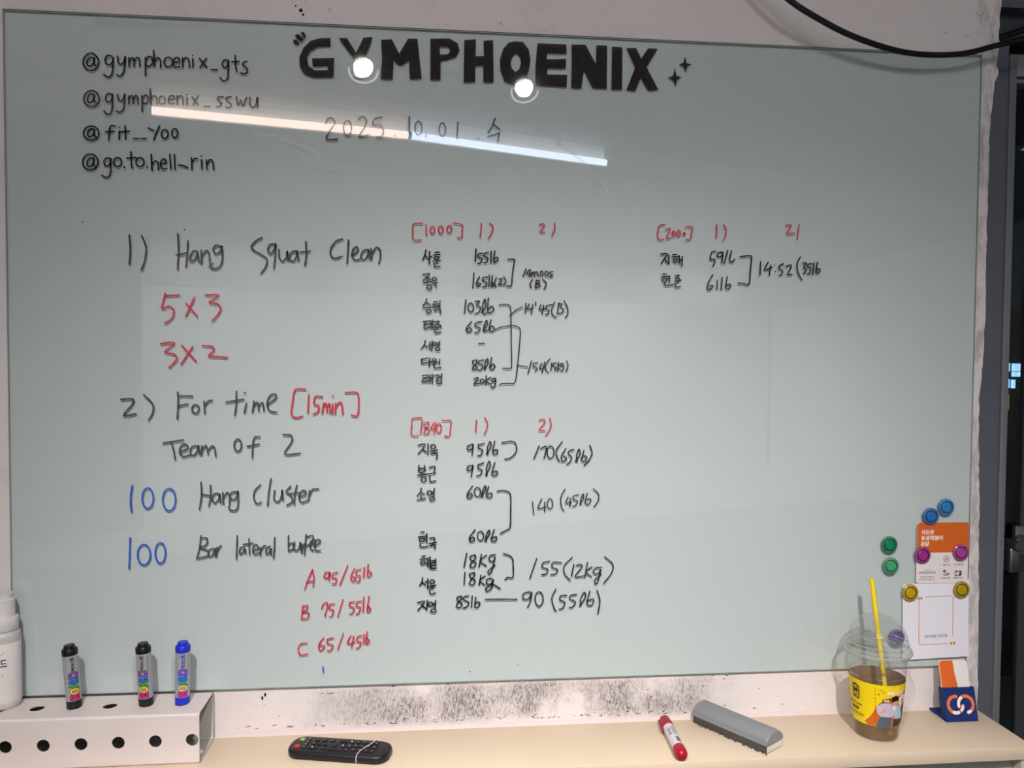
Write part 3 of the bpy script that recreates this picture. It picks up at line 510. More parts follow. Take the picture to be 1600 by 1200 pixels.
  ('black handwritten weight 65lb', 'black', 2.6, '8096,6729 8002,6611 8026,6531 8100,6568 8067,6617 8008,6581;8288,6731 8179,6707 8164,6648 8253,6613 8218,6539 8156,6524;8312,6564 8386,6682 8370,6756 8327,6652 8330,6555 8392,6570;8453,6763 8422,6580 8490,6557 8519,6610 8466,6651 8425,6591'),
  ('black handwritten weights of 85lb and 20kg with a dash above', 'black', 2.3, '8231,6327 8331,6331;8197,6023 8123,6008 8133,5949 8198,5911 8192,5861 8124,5845 8133,5904 8189,5964 8197,6023;8321,6024 8242,6009 8233,5958 8307,5929 8281,5852 8222,5840;8334,5852 8405,5974 8389,6054 8345,5950 8355,5855;8469,6066 8438,5877 8500,5856 8535,5916 8488,5951 8444,5891;8146,5674 8220,5698 8214,5654 8140,5579 8250,5592;C8297,5672 8314,5667 8328,5653 8332,5633 8328,5614 8315,5600 8297,5595 8279,5600 8266,5614 8261,5633 8266,5652 8279,5667;8376,5734 8362,5574;8457,5705 8371,5634 8466,5575;8540,5685 8489,5678 8481,5634 8531,5625 8549,5685 8541,5566 8496,5513 8466,5542'),
  ('thin black linking lines from 103lb and 65lb', 'black', 1.9, '8606,7036 8695,7055 8790,7038 8820,6944 8833,6412 8845,5938 8827,5879 8762,5872 8672,5872;8803,6844 8903,6939 9031,7006;8543,6593 8668,6641 8846,6664 8950,6644 9001,6577 8991,6354 8955,5939 8907,5618 8793,5597 8659,5587 8621,5563;8946,5933 9045,5916 9138,5901'),
  ("black handwritten time 14'45(B)", 'black', 2.2, '9105,7078 9091,6897;9165,7067 9127,6972 9237,6985;9231,7059 9202,6890;9284,7104 9285,7051;9380,7052 9351,6966 9447,6985;9434,7047 9403,6886;9485,7035 9590,7064;9491,7041 9471,6982 9537,6953 9511,6882 9472,6878;9641,7109 9585,6969 9607,6865 9673,6824;9719,7095 9691,6905;9716,7080 9777,7075 9747,7015 9807,6980 9778,6912 9697,6896;9815,7135 9883,7002 9884,6883 9839,6817'),
  ('black handwritten result 154(15kg)', 'black', 2.0, '9215,6012 9151,5779;9335,5986 9254,5964 9254,5911 9321,5881 9285,5816;9410,5977 9366,5867 9462,5888;9464,6001 9412,5787;9560,6056 9479,5942 9486,5853 9532,5793;9593,5978 9577,5832;9681,5979 9624,5967 9624,5913 9672,5898 9646,5832;9720,5994 9700,5824;9762,5964 9709,5907 9763,5842;9817,5974 9774,5959 9781,5914 9817,5935 9818,5869 9782,5818;9877,6016 9902,5929 9866,5819'),
  ('red handwriting reading [1840] 1) 2)', 'red', 2.2, '7192,4956 7026,4940 7007,4790 7001,4649 7067,4616 7126,4629;7198,4913 7173,4666;7315,4873 7232,4856 7248,4789 7325,4739 7299,4662 7232,4672 7265,4756 7321,4823 7315,4873;7414,4863 7355,4749 7448,4755;7447,4879 7415,4662;C7504,4846 7526,4834 7542,4804 7547,4762 7542,4720 7526,4689 7505,4678 7483,4690 7467,4720 7461,4762 7467,4804 7482,4834;7564,4906 7724,4896 7714,4755 7698,4614 7605,4621;8199,4912 8183,4680;8349,4962 8401,4854 8384,4737 8341,4646;9366,4904 9451,4928 9468,4860 9367,4724 9476,4717;9570,4945 9589,4785 9494,4615'),
  ('black Korean handwritten name on the upper 95lb row', 'black', 2.3, '7127,4449 7249,4471 7200,4371 7127,4295;7200,4381 7273,4321;7306,4478 7306,4280;C7399,4461 7422,4455 7439,4441 7446,4420 7439,4400 7422,4386 7399,4380 7376,4386 7359,4401 7353,4421 7359,4441 7376,4456;7349,4337 7479,4360;7416,4347 7416,4303;7366,4287 7473,4303 7460,4186'),
  ('black Korean handwritten name on the lower 95lb row', 'black', 2.3, '7141,4077 7142,3953 7251,3969 7241,4076;7141,4013 7241,4026;7195,3952 7195,3912;7118,3886 7291,3911;C7228,3862 7251,3856 7268,3839 7275,3818 7269,3796 7252,3780 7228,3774 7205,3780 7188,3796 7182,3818 7188,3840 7205,3856;7334,4035 7434,4051 7417,3951;7308,3918 7447,3934;7341,3877 7351,3777 7448,3789'),
  ('black Korean handwritten name on the upper 60lb row', 'black', 2.3, '7185,3657 7169,3583 7110,3510;7169,3583 7242,3539;7186,3523 7179,3466;7110,3433 7259,3465;C7335,3605 7357,3600 7373,3585 7379,3564 7373,3544 7357,3530 7336,3525 7314,3530 7298,3545 7292,3565 7298,3585 7314,3600;7425,3648 7412,3490;7369,3581 7415,3588;7369,3548 7415,3554;C7386,3487 7409,3482 7426,3470 7432,3453 7426,3436 7409,3424 7386,3420 7362,3424 7345,3437 7339,3454 7345,3471 7362,3483'),
  ('black Korean handwritten name on the lower 60lb row', 'black', 2.3, '7181,2836 7238,2842;7138,2749 7295,2767;C7198,2721 7222,2717 7239,2705 7245,2690 7239,2675 7222,2664 7198,2661 7175,2665 7158,2676 7152,2692 7158,2707 7175,2718;7288,2814 7288,2632;7238,2714 7288,2720;7172,2634 7179,2563 7312,2571;7348,2722 7432,2731 7422,2657;7338,2625 7462,2643;7398,2637 7399,2603;7355,2580 7445,2596 7432,2528'),
  ('black Korean handwritten name on the upper 18kg row', 'black', 2.3, '7206,2387 7263,2396;7166,2330 7296,2341;C7216,2299 7236,2294 7251,2283 7256,2268 7251,2253 7236,2242 7216,2238 7196,2242 7182,2254 7176,2269 7182,2284 7196,2295;7266,2254 7306,2260;7313,2358 7307,2192;7349,2374 7347,2165;7366,2299 7426,2305 7416,2265 7366,2249 7373,2205 7433,2214;7453,2339 7453,2206;7373,2198 7380,2154 7464,2159'),
  ('black Korean handwritten name on the lower 18kg row', 'black', 2.3, '7214,1988 7201,1914 7161,1840;7201,1914 7264,1855;7267,1912 7314,1915;7314,1976 7308,1786;C7391,1947 7413,1941 7429,1927 7434,1909 7429,1890 7413,1877 7391,1872 7369,1878 7353,1892 7347,1910 7353,1929 7369,1942;7324,1819 7455,1844;7374,1832 7375,1784;7415,1831 7408,1784;7348,1768 7358,1683 7449,1698'),
  ('black Korean handwritten name on the bottom 85lb row', 'black', 2.3, '7128,1526 7248,1550 7209,1473 7129,1383;7202,1483 7276,1413;7302,1562 7292,1379;7295,1471 7342,1470;C7362,1530 7382,1525 7397,1511 7402,1492 7397,1473 7382,1460 7362,1456 7342,1461 7328,1475 7322,1494 7327,1512 7342,1526;7456,1559 7446,1409;7402,1502 7446,1504;7402,1468 7446,1470;C7416,1400 7441,1395 7460,1382 7466,1365 7460,1348 7441,1336 7416,1332 7391,1337 7373,1350 7366,1367 7373,1384 7391,1396'),
  ('black handwritten weight of 95lb with a closing bracket', 'black', 2.3, '8124,4465 8033,4425 8050,4357 8127,4391 8137,4468 8118,4259;8342,4481 8235,4444;8241,4468 8235,4393 8309,4359 8286,4265 8226,4248;8387,4281 8470,4426 8453,4514 8403,4393 8414,4274;8537,4517 8502,4308 8579,4280 8586,4358 8515,4342;8673,4489 8842,4516 8927,4475 8945,4346 8894,4255 8810,4195 8725,4185'),
  ('black handwritten weight of 95lb without a bracket', 'black', 2.3, '8126,4070 8035,4047 8042,3973 8119,4006 8139,4074 8103,3855;8331,4116 8237,4080;8237,4090 8230,4022 8304,3978 8271,3890 8207,3877;8372,3886 8456,4055 8438,4146 8388,4021 8399,3883;8540,4118 8487,3902 8575,3885 8588,3962 8510,3943'),
  ('two black handwritten 60lb weights joined by a bracket', 'black', 2.3, '8128,3682 8034,3541 8048,3460 8122,3489 8108,3547 8041,3507;C8222,3657 8251,3646 8272,3615 8280,3572 8272,3530 8252,3499 8223,3488 8194,3500 8173,3531 8165,3574 8173,3616 8193,3646;8284,3481 8374,3615 8367,3693 8313,3582 8321,3470;8431,3679 8388,3497 8476,3469 8489,3547 8415,3537;8594,3586 8712,3595 8814,3560 8845,3458 8844,3193 8836,2903 8768,2853 8650,2787;8182,2869 8079,2728 8099,2646 8170,2675 8146,2734 8089,2694;C8284,2837 8313,2825 8334,2793 8342,2751 8334,2709 8313,2678 8285,2667 8256,2679 8235,2710 8227,2753 8234,2795 8255,2826;8359,2655 8453,2790 8439,2858 8386,2750 8393,2648;8537,2864 8484,2674 8566,2652 8582,2730 8504,2714'),
  ('two black handwritten 18kg weights with a bracket', 'black', 2.3, '8030,2430 7980,2179;8185,2397 8094,2371 8111,2303 8199,2250 8162,2166 8091,2184 8128,2268 8192,2335 8185,2397;8303,2408 8260,2174;8394,2389 8280,2283 8396,2188;8567,2397 8466,2375 8449,2286 8534,2278 8557,2352 8501,2108 8457,2034 8430,2092 8558,2199;7998,2074 7982,1839;8170,2067 8085,2041 8106,1973 8187,1917 8147,1836 8083,1861 8120,1945 8180,2012 8170,2067;8295,2017 8262,1833;8373,1998 8275,1915 8364,1831;8502,1954 8417,1939 8401,1854 8486,1852 8526,1937 8503,1784 8419,1710 8388,1769 8520,1834 8656,1753;8713,2411 8822,2375 8884,2312 8898,2169 8893,1963 8798,1965 8750,1922'),
  ('black handwritten weight of 85lb above the tube end of the list', 'black', 2.5, '7936,1629 7852,1604 7872,1535 7947,1489 7906,1415 7842,1441 7879,1525 7936,1575 7936,1629;8071,1636 7986,1614 7980,1557 8071,1510 8031,1426 7967,1403;8135,1628 8122,1410;8203,1603 8187,1419 8258,1430 8274,1505 8196,1500;8379,1557 8623,1555 8971,1544'),
  ('black handwritten result 170(65lb)', 'black', 2.3, '9369,4422 9276,4195;9404,4378 9510,4412 9464,4191;C9585,4425 9617,4409 9642,4367 9651,4309 9643,4251 9619,4209 9587,4193 9554,4209 9530,4252 9521,4310 9529,4367 9552,4409;9803,4502 9695,4343 9713,4206 9755,4138;9873,4376 9795,4240 9814,4131 9892,4188 9830,4240;10028,4358 9936,4328 9929,4267 9985,4215 9955,4120 9893,4079;10058,4136 10143,4265 10125,4368 10081,4249 10089,4129;10218,4340 10175,4156 10248,4145 10271,4220 10205,4238;10331,4432 10374,4288 10317,4152 10228,4060'),
  ('black handwritten result 140 (45lb)', 'black', 2.0, '9251,3382 9280,3140;9429,3431 9355,3255 9505,3280;9484,3373 9485,3185;C9583,3433 9609,3420 9628,3385 9635,3337 9629,3289 9610,3254 9584,3242 9559,3255 9540,3290 9532,3338 9539,3386 9557,3421;9863,3611 9789,3455 9801,3284 9849,3208;9926,3460 9883,3351 9993,3367;9971,3443 9962,3282;10123,3503 10030,3480 10030,3418 10106,3383 10066,3298 10021,3288;10152,3324 10220,3443 10212,3522 10165,3410 10173,3314;10288,3525 10252,3340 10332,3332 10359,3414 10282,3415;10409,3610 10503,3516 10505,3396 10423,3269'),
  ('dark grey handwritten result 155(12kg)', 'dark', 2.5, '9342,2311 9214,1929;9583,2252 9466,2226 9446,2141 9549,2105 9526,2019 9430,2000;9810,2220 9651,2230 9639,2137 9739,2091 9698,2009 9612,2004;10013,2316 9869,2167 9871,2012 9982,1882;10049,2188 10006,1968;10094,2163 10180,2178 10198,2126 10072,1950 10245,1963;10308,2217 10259,1928;10396,2129 10275,2039 10388,1943;10581,2119 10459,2104 10425,2018 10512,1999 10564,2074 10514,1861 10473,1806 10454,1879 10572,1988;10641,2318 10797,2167 10764,1994 10622,1810'),
  ('dark grey handwritten result 90 (55lb)', 'dark', 2.6, '9220,1682 9100,1650 9094,1548 9197,1556 9251,1681 9231,1510 9177,1391;C9391,1678 9429,1659 9457,1608 9468,1539 9458,1470 9431,1421 9394,1403 9356,1422 9328,1473 9317,1542 9326,1611 9354,1661;9708,1719 9633,1552 9680,1362 9715,1309;9916,1598 9805,1590 9789,1514 9882,1467 9842,1358 9777,1335;10106,1610 9995,1596 9979,1527 10080,1473 10039,1380 9973,1365;10164,1395 10273,1548 10255,1652 10180,1515 10192,1394;10356,1664 10306,1426 10407,1406 10427,1517 10319,1484;10498,1678 10553,1479 10517,1230'),
  ('red handwriting reading [2000] 1) 2)', 'red', 2.2, '11720,8588 11622,8573 11587,8453 11588,8346 11638,8299 11697,8317;11741,8504 11815,8518 11808,8470 11751,8337 11835,8344;C11887,8477 11901,8470 11911,8451 11915,8425 11912,8398 11902,8379 11889,8371 11875,8378 11865,8397 11861,8423 11864,8450 11874,8469;C11986,8486 12003,8479 12016,8460 12021,8434 12017,8408 12004,8388 11987,8381 11970,8387 11957,8406 11952,8433 11956,8459 11969,8479;D12093,8428 30;12116,8556 12247,8552 12237,8432 12206,8318 12127,8316;12724,8604 12723,8365;12862,8607 12905,8531 12900,8410 12854,8320;14073,8625 14177,8637 14181,8596 14102,8477 14256,8488;14350,8653 14313,8358'),
  ('black Korean handwritten name on the 59lb row', 'black', 2.3, '11642,8036 11770,8045 11721,7965 11661,7864;11729,7949 11772,7882;11802,8027 11804,7854;11878,8028 11950,8034;11864,7985 12005,8002;C11927,7952 11944,7949 11957,7937 11962,7922 11957,7906 11945,7895 11927,7890 11910,7894 11897,7905 11892,7921 11897,7936 11909,7948;12007,8012 12004,7875;12062,8001 12060,7823;12008,7935 12058,7936'),
  ('black Korean handwritten name on the 61lb row', 'black', 2.3, '11691,7660 11762,7666;11667,7602 11805,7624;C11722,7577 11744,7573 11760,7562 11767,7546 11761,7531 11745,7519 11722,7514 11700,7518 11684,7529 11678,7545 11683,7560 11699,7572;11825,7624 11819,7504;11776,7575 11818,7581;11735,7498 11748,7450 11896,7469;11933,7633 12008,7642 11973,7602 11939,7578;11983,7598 12029,7563;11920,7532 12044,7551;11982,7538 11982,7502;11940,7496 11946,7424 12030,7435'),
  ('black handwritten weight 59lb', 'black', 2.3, '12707,8112 12633,8086 12610,7951 12684,7959 12698,7911 12662,7831;12845,8095 12763,8082 12746,8009 12833,8023 12852,8100 12846,7999 12835,7897;12944,8131 12881,7879;13020,8123 12985,7941 13048,7918 13085,7972'),
  ('black handwritten weight 61lb', 'black', 2.3, '12657,7662 12567,7487 12569,7385 12631,7398 12667,7464 12587,7458;12753,7567 12744,7383;12845,7617 12831,7384;12945,7631 12918,7420 12994,7416 13002,7494 12918,7463'),
  ('black bracket joining 59lb and 61lb', 'black', 2.3, '13185,8017 13381,8038 13417,8005 13402,7815 13375,7504 13281,7510 13163,7516'),
  ('black handwritten result 14:52(35lb', 'black', 2.3, '13595,7933 13589,7680;13746,7924 13676,7779 13824,7823;13798,7871 13771,7671;D13874,7872 12;D13892,7751 12;14051,7900 13976,7862 13967,7801 14034,7766 14012,7692 13969,7674;14098,7852 14192,7878 14200,7830 14134,7702 14221,7696;14380,8033 14321,7905 14343,7734 14419,7597;14428,7919 14510,7921 14450,7834 14513,7798 14453,7719;14613,7910 14536,7897 14532,7848 14594,7824 14573,7726 14524,7713;14658,7928 14637,7710;14727,7942 14701,7748 14765,7749 14774,7815 14702,7802'),
]
layer = 0
for label, col, wd, data in INK:
    mb = MB()
    for st in data.split(';'):
        layer += 1; y = -.00015-(layer % 40)*4e-6
        if st[0] == 'C':
            ribbon(mb, [(p.x, p.y) for p in curve_smooth([(a, b, 0) for a, b in pts(st[1:])], 3, True)], wd*1e-3, y, True)
        elif st[0] == 'D':
            (x, zz), r = pts(st[1:].rsplit(' ', 1)[0])[0], int(st.rsplit(' ', 1)[1])*1e-4
            mb.poly([ell(x, zz, r, r*1.1, 12)], lambda a, b: (a, y, b))
        elif st[0] == 'P':
            mb.poly([pts(q) for q in st[1:].split('|')], lambda a, b: (a, y, b))
        else:
            ribbon(mb, [(p.x, p.y) for p in curve_smooth([(a, b, 0) for a, b in pts(st)], 4)], wd*(1.1e-3 if col == 'black' and wd < 2.4 else 1e-3), y)
    o = mb.build('handwritten_lettering', MATS['ink_'+col], board, smooth=0, recalc=False)
    o['label'] = label

# old ink smears along the top edge and dry wipe streaks
mat('smear', (120, 118, 112), .8, .1, alpha=.06, var=.2, nscale=90); mat('wipe_haze', (235, 240, 240), .8, .1, alpha=.10, var=.2, nscale=60)
mb = MB(); rs = random.Random(5)
for (x0, x1, zc, h) in ((.155, .245, 1.186, .009), (.246, .34, 1.187, .004)):
    mb = MB(); mb.poly([[(x0, zc-h), (x1, zc-h*.6), (x1+.002, zc+h*.2), (x0, zc+h)]], lambda a, b: (a, -.0001, b))
    mb.build('ink_smear', MATS['smear'], board, smooth=0, recalc=False)
for (x, zc, ln, an, w_) in ((.42, 1.0, .09, -.5, .006), (.48, .985, .08, -.7, .010), (.60, 1.07, .06, -.9, .012), (.93, 1.03, .05, -.7, .012), (.97, 1.0, .12, -.95, .006), (1.09, .93, .05, -1.0, .007), (.70, 1.1, .10, .15, .004), (.50, .91, .13, .25, .003), (.86, 1.045, .12, -.4, .003), (1.02, .955, .09, -1.1, .005)):
    mb = MB(); d = Vector((math.cos(an), math.sin(an)))
    P = [(x+d.x*ln*t-d.y*.02*math.sin(3*t), zc+d.y*ln*t+d.x*.02*math.sin(3*t)) for t in (0, .25, .5, .75, 1)]
    ribbon(mb, [(p.x, p.y) for p in curve_smooth([(a, b, 0) for a, b in P], 5)], w_, -.00008)
    mb.build('wipe_streak', MATS['wipe_haze'], board, smooth=0, recalc=False)
mb = MB()
for (x, zc) in ((1.468, .083), (.128, .84), (.30, .83), (.36, .835), (.81, .02), (.98, .035), (.70, .06), (.90, .03), (.735, 1.03), (.77, 1.028), (1.07, .99), (.165, 1.05), (.22, .35), (.76, .03), (.60, .05)):
    mb.poly([ell(x, zc, .0009*rs.uniform(.6, 1.3), .0009*rs.uniform(.6, 1.6), 8)], lambda a, b: (a, -.0001, b))
mb.build('ink_dot', MATS['ink_black'], board, smooth=0, recalc=False)

# flakes of dried ink along the wall under the board
mb = MB(); mr = MB()
for k in range(120):
    x = rs.uniform(.40, 1.32) if k < 105 else rs.uniform(.35, 1.7); zz = SH+.011+abs(rs.gauss(0, .004)) if k % 3 else rs.uniform(SH+.012, -.004)
    l = rs.uniform(.001, .0055 if k % 5 else .011); h = rs.uniform(.0005, .0012); a = rs.uniform(-.25, .25) if k % 4 else rs.uniform(-1.2, 1.2)
    ca, sa = math.cos(a), math.sin(a)
    (mr if k % 13 == 0 else mb).poly([[(x-l*ca, zz-l*sa), (x-h*sa, zz-h), (x+l*ca, zz+l*sa), (x+h*sa, zz+h)]], lambda p, q: (p, .0077, q))
for zc, x0, dx in ((-.02, .43, .0), (-.014, .435, .0)):
    mb.poly([ell(x0, zc, .002, .004, 8)], lambda p, q: (p, .0077, q))
o = mb.build('wall_ink_flakes', MATS['ink_black'], smooth=0, recalc=False); struct(o)
o = mr.build('wall_red_ink_flakes', MATS['ink_red'], smooth=0, recalc=False); struct(o)
mb = MB()
for (x0, zc, l, h, a) in ((.5016, 1.2260, .004, .0080, 1.2), (.5055, 1.2185, .003, .005, .9), (.4926, 1.2334, .002, .004, 1.3), (.5523, 1.2297, .0045, .0012, 1.8), (.8603, 1.2205, .005, .0012, .7), (.8625, 1.2165, .004, .001, -.4), (.7644, 1.2125, .003, .0008, .1), (.941, 1.2085, .003, .0008, .3), (.3023, 1.2075, .003, .0007, .2), (1.79, 1.284, .005, .0012, .4), (1.795, 1.279, .003, .001, -.5), (1.727, 1.243, .006, .0009, .5), (1.773, 1.240, .008, .0008, -.1), (1.4574, 1.274, .0015, .0012, .1)):
    ca, sa = math.cos(a), math.sin(a)
    mb.poly([[(x0-l*ca, zc-l*sa), (x0-h*sa*.5, zc+h*ca*.5), (x0+l*ca, zc+l*sa), (x0+h*sa*.5, zc-h*ca*.5)]], lambda p, q: (p, .0077, q))
o = mb.build('wall_scuffs', MATS['ink_black'], smooth=0, recalc=False); struct(o)

# ------------------------------------------------------------------ perforated steel tube and the three markers
mat('tube_white', (214, 203, 202), .42, .45, var=.04, nscale=14); mat('tube_inside', (196, 192, 190), .6, .3, .2, var=.15, nscale=30); mat('tube_cut_edge', (40, 40, 42), .5)
prof = rrect(-.0900, -.0008, SH+.0002, -.0012, .004, 4); inn = rrect(-.0880, -.0028, SH+.0022, -.0032, .0025, 4)
tb = MB(); n = len(prof)
X0, X1 = -.56, .346
v = [(X0, a, b) for a, b in prof]+[(X1, a, b) for a, b in prof]+[(X0, a, b) for a, b in inn]+[(X1, a, b) for a, b in inn]
f = []
for i in range(n):
    j = (i+1) % n
    f += [(i, j, n+j, n+i), (2*n+i, 3*n+i, 3*n+j, 2*n+j), (i, 2*n+i, 2*n+j, j), (n+i, n+j, 3*n+j, 3*n+i)]
tb.add(v, f); tube = tb.build('marker_rack', MATS['tube_white'], smooth=30)
cut = MB(); cz = MB()
HX = [.3338-.0601*k for k in range(15)]
for x in HX: cut.lathe([(.0104, -.02), (.0104, .02)], M=Matrix.Translation((x, -.09, -.0464)) @ Matrix.Rotation(math.pi/2, 4, 'X'), seg=32)
TX = [.3042-.0601*k for k in range(15)]
for x in TX: cz.lathe([(.0115, -.02), (.0115, .02)], M=Matrix.Translation((x, -.046, 0)), seg=32)
tube.data.materials.append(MATS['tube_inside']); tube.data.materials.append(MATS['tube_cut_edge'])
for q in tube.data.polygons:
    k = q.index % 4
    q.material_index = (0, 1, 2, 2)[k]
boolean(tube, [cut.build('cutter', MATS['tube_white']), cz.build('cutter', MATS['tube_white'])])
bm = bmesh.new(); bm.from_mesh(tube.data)
for q in bm.faces: q.smooth = False
bm.to_mesh(tube.data); bm.free()
tag(tube, 'white perforated square steel tube holding upright markers on the shelf', 'marker rack')

mat('barrel_silver', (176, 178, 184), .35, .5, .35, var=.03); mat('cap_black', (16, 16, 18), .35, .5); mat('cap_blue', (24, 44, 190), .35, .5); mat('cap_red', (158, 12, 34), .35, .5)
mat('print_black', (20, 20, 24), .5, var=0); mat('print_grey', (70, 74, 82), .5, var=0); mat('print_blue', (30, 60, 170), .5, var=0)
for nme, rgb in (('magenta', (200, 30, 120)), ('yellow', (240, 205, 20)), ('green', (70, 150, 50)), ('azure', (30, 110, 205)), ('violet', (130, 75, 175))): mat('print_'+nme, rgb, .5, var=0)
def marker(name, label, col, x, lean, yaw, dy=0.0):
    t = thing(name, label, 'marker', (x, -.0445+dy, -.0010), (0, lean, 0), group=None)
    R = .0122; cm = 'cap_'+col; pk = 'print_black' if col == 'black' else 'print_blue'
    b = MB(); b.lathe([(.0113, .0125), (R, .0135), (R, .092), (.0115, .0925)]); b.build('barrel', MATS['barrel_silver'], t)
    b = MB(); b.lathe([(.0108, .0), (.0122, .0012), (.01225, .0125)]); b.build('end_plug', MATS[cm], t)
    b = MB(); b.lathe([(.0123, .0915), (.01265, .0925), (.01255, .101), (.0118, .1022), (.0092, .1024), (.0088, .1075), (.0078, .1085), (0, .1086)]); b.build('cap', MATS[cm], t)
    a0 = math.radians(-90)+yaw
    def cyl(rad): return lambda u, w: (rad*math.cos(a0+u/R), rad*math.sin(a0+u/R), w)
    p = MB(); cols = ['magenta', 'yellow', 'green', 'azure', 'violet']; ms = [MATS['print_'+c] for c in cols]+[MATS[pk], MATS['print_grey']]
    # BOARD runs up the barrel, each letter turned a quarter left
    zz = .0155
    for k, ch in enumerate('BOARD'):
        h = .0104 if ch != 'A' else .0098
        for bo, rad, mi in ((.10, R+.00012, 5), (.035, R+.00026, k)):
            g = .0011 if bo > .05 else 0
            add_text(p, ch, lambda u, w, zz=zz, h=h, g=g, rad=rad: cyl(rad)((.5-w)*(.0148+2*g), zz-g+u*(h+2*g)), mi, sub=.25, bold=bo)
        zz += .0094
    add_text(p, 'Marker', lambda u, w: cyl(R+.0002)(.0015-w*.005, .0655+u*.0145), 5, sub=.2, bold=.03)
    p.poly([ell(-.0005, .0850, .0044, .0044), ell(-.0005, .0850, .0036, .0036)], lambda u, w: cyl(R+.0002)(u, w), 5, sub=.003)
    p.poly([[(-.0032, .0872), (.0022, .0872), (-.0004, .0815)]], lambda u, w: cyl(R+.0002)(u, w), 5, sub=.003)
    for q in range(7): p.poly([[(.0085, .060+q*.0042), (.0095, .060+q*.0042), (.0095, .063+q*.0042), (.0085, .063+q*.0042)]], lambda u, w: cyl(R+.0002)(u, w), 6)
    p.poly([[(.0022, .066), (.0030, .066), (.0030, .083), (.0022, .083)]], lambda u, w: cyl(R+.0002)(u, w), 6)
    p.build('label_print', ms, t, smooth=0)
    return t
marker('board_marker', 'black capped silver marker leaning left, nearest the white bottle', 'black', .1245, math.radians(-4.2), math.radians(36))
marker('board_marker', 'black capped silver marker standing beside the blue capped one', 'black', .2437, math.radians(-2.6), math.radians(4))
marker('board_marker', 'blue capped silver marker standing at the open end of the rack', 'blue', .3045, math.radians(.9), math.radians(18))

# ------------------------------------------------------------------ white bottle at the left end
mat('bottle_plastic', (206, 203, 200), .35, .5, var=.02, trans=.15); mat('bottle_label', (226, 220, 219), .5, .4, var=.02); mat('bottle_cap', (222, 216, 216), .35, .5, var=.02, trans=.1)
t = thing('bottle', 'white plastic bottle with white label cut by the left picture edge', 'bottle', (.0025, -.0295, -.0008))
b = MB(); b.lathe([(.0, .0006), (.0235, .0), (.0258, .003), (.0262, .008), (.0262, .118), (.0255, .126), (.0225, .1315), (.020, .133), (.020, .136)], close=False); b.build('body', MATS['bottle_plastic'], t)
def cylb(r): return lambda a, w: (r*math.cos(a), r*math.sin(a), w)
b = MB(); b.lathe([(.02635, .012), (.0264, .0122), (.0264, .1138), (.02635, .114)], seg=48, close=False)
add_text(b, '드', lambda u, w: cylb(.0265)(math.radians(-76)+u*.40, .0755+w*.0125), 1, sub=.3, bold=.02)
for a_, z_, h_ in ((-4, .1035, .0035), (-4, .0985, .002), (-70, .060, .0016), (-72, .096, .0015), (-66, .099, .0012)):
    a = math.radians(a_); b.poly([[(a, z_), (a+.05, z_), (a+.05, z_+h_), (a, z_+h_)]], cylb(.0265), 1)
b.build('label', [MATS['bottle_label'], MATS['print_black']], t)
b = MB(); b.lathe([(.0225, .1335), (.0228, .134), (.0228, .154), (.0220, .1555), (.0185, .156), (.0180, .1575), (.0180, .186), (.0165, .1875), (.0150, .188), (.0148, .196), (0, .1965)]); b.build('cap', MATS['bottle_cap'], t)

# ------------------------------------------------------------------ remote control with rubber band
mat('remote_black', (20, 20, 23), .38, .5, var=.05); mat('button_black', (26, 26, 29), .5, .4, var=.05); mat('button_red', (190, 38, 44), .45, .5, var=.02); mat('button_green', (150, 190, 60), .45, .5, var=.02); mat('band_pink', (206, 176, 196), .5, .4, var=.04); mat('glyph_white', (210, 210, 208), .6, var=0)
RX, RY, RA = .5805, -.0775, math.radians(-12.5); RL, RWd, RH = .0905, .0300, .0150
t = thing('remote_control', 'black remote control with red and green buttons lying on the shelf', 'remote control', (RX, RY, SH), (0, 0, RA))
def rr(L, W, r, z, n=8): return [(a, b, z) for a, b in rrect(-L, L, -W, W, r, n)]
lev = [rr(RL-.004, RWd-.004, .020, .0), rr(RL-.0008, RWd-.0008, .0225, .002), rr(RL, RWd, .0235, .006), rr(RL, RWd, .0235, .0100), rr(RL-.0010, RWd-.0010, .0225, .0130), rr(RL-.0030, RWd-.0028, .021, RH-.0006), rr(RL-.006, RWd-.0050, .019, RH)]
b = MB(); n = len(lev[0]); v = [p for l in lev for p in l]; f = []
for i in range(len(lev)-1):
    for k in range(n): f.append((i*n+k, i*n+(k+1) % n, (i+1)*n+(k+1) % n, (i+1)*n+k))
f.append(tuple(range(n-1, -1, -1))); f.append(tuple((len(lev)-1)*n+k for k in range(n)))
b.add(v, f); b.build('case', MATS['remote_black'], t, smooth=50)
def btn(u, w, a, b_, m, shape='r', glyph=None, label=None):
    q = MB(); h = .0016 if shape != 'c' else .0022
    P = rrect(u-a, u+a, w-b_, w+b_, min(a, b_)*.45, 4) if shape == 'r' else ell(u, w, a, b_, 24)
    P2 = [((x-u)*.86+u, (y-w)*.86+w) for x, y in P]; k = len(P)
    q.add([(x, y, RH-.0005) for x, y in P]+[(x, y, RH+h*.7) for x, y in P]+[(x, y, RH+h) for x, y in P2], [(i, (i+1) % k, (i+1) % k+k, i+k) for i in range(k)]+[(i+k, (i+1) % k+k, (i+1) % k+2*k, i+2*k) for i in range(k)]+[tuple(2*k+i for i in range(k))])
    mats = [MATS[m]]
    if glyph: 
        gu, gw = glyph; mats.append(MATS['glyph_white'])
        q.add([(u-gu, w-gw, RH+h+.0001), (u+gu, w-gw, RH+h+.0001), (u+gu, w+gw, RH+h+.0001), (u-gu, w+gw, RH+h+.0001)], [(0, 1, 2, 3)], 1)
    o = q.build('button', mats, t, smooth=40)
    if label: o['label'] = label
btn(-.0735, -.0125, .0052, .0052, 'button_red', 'c', label='round red power button')
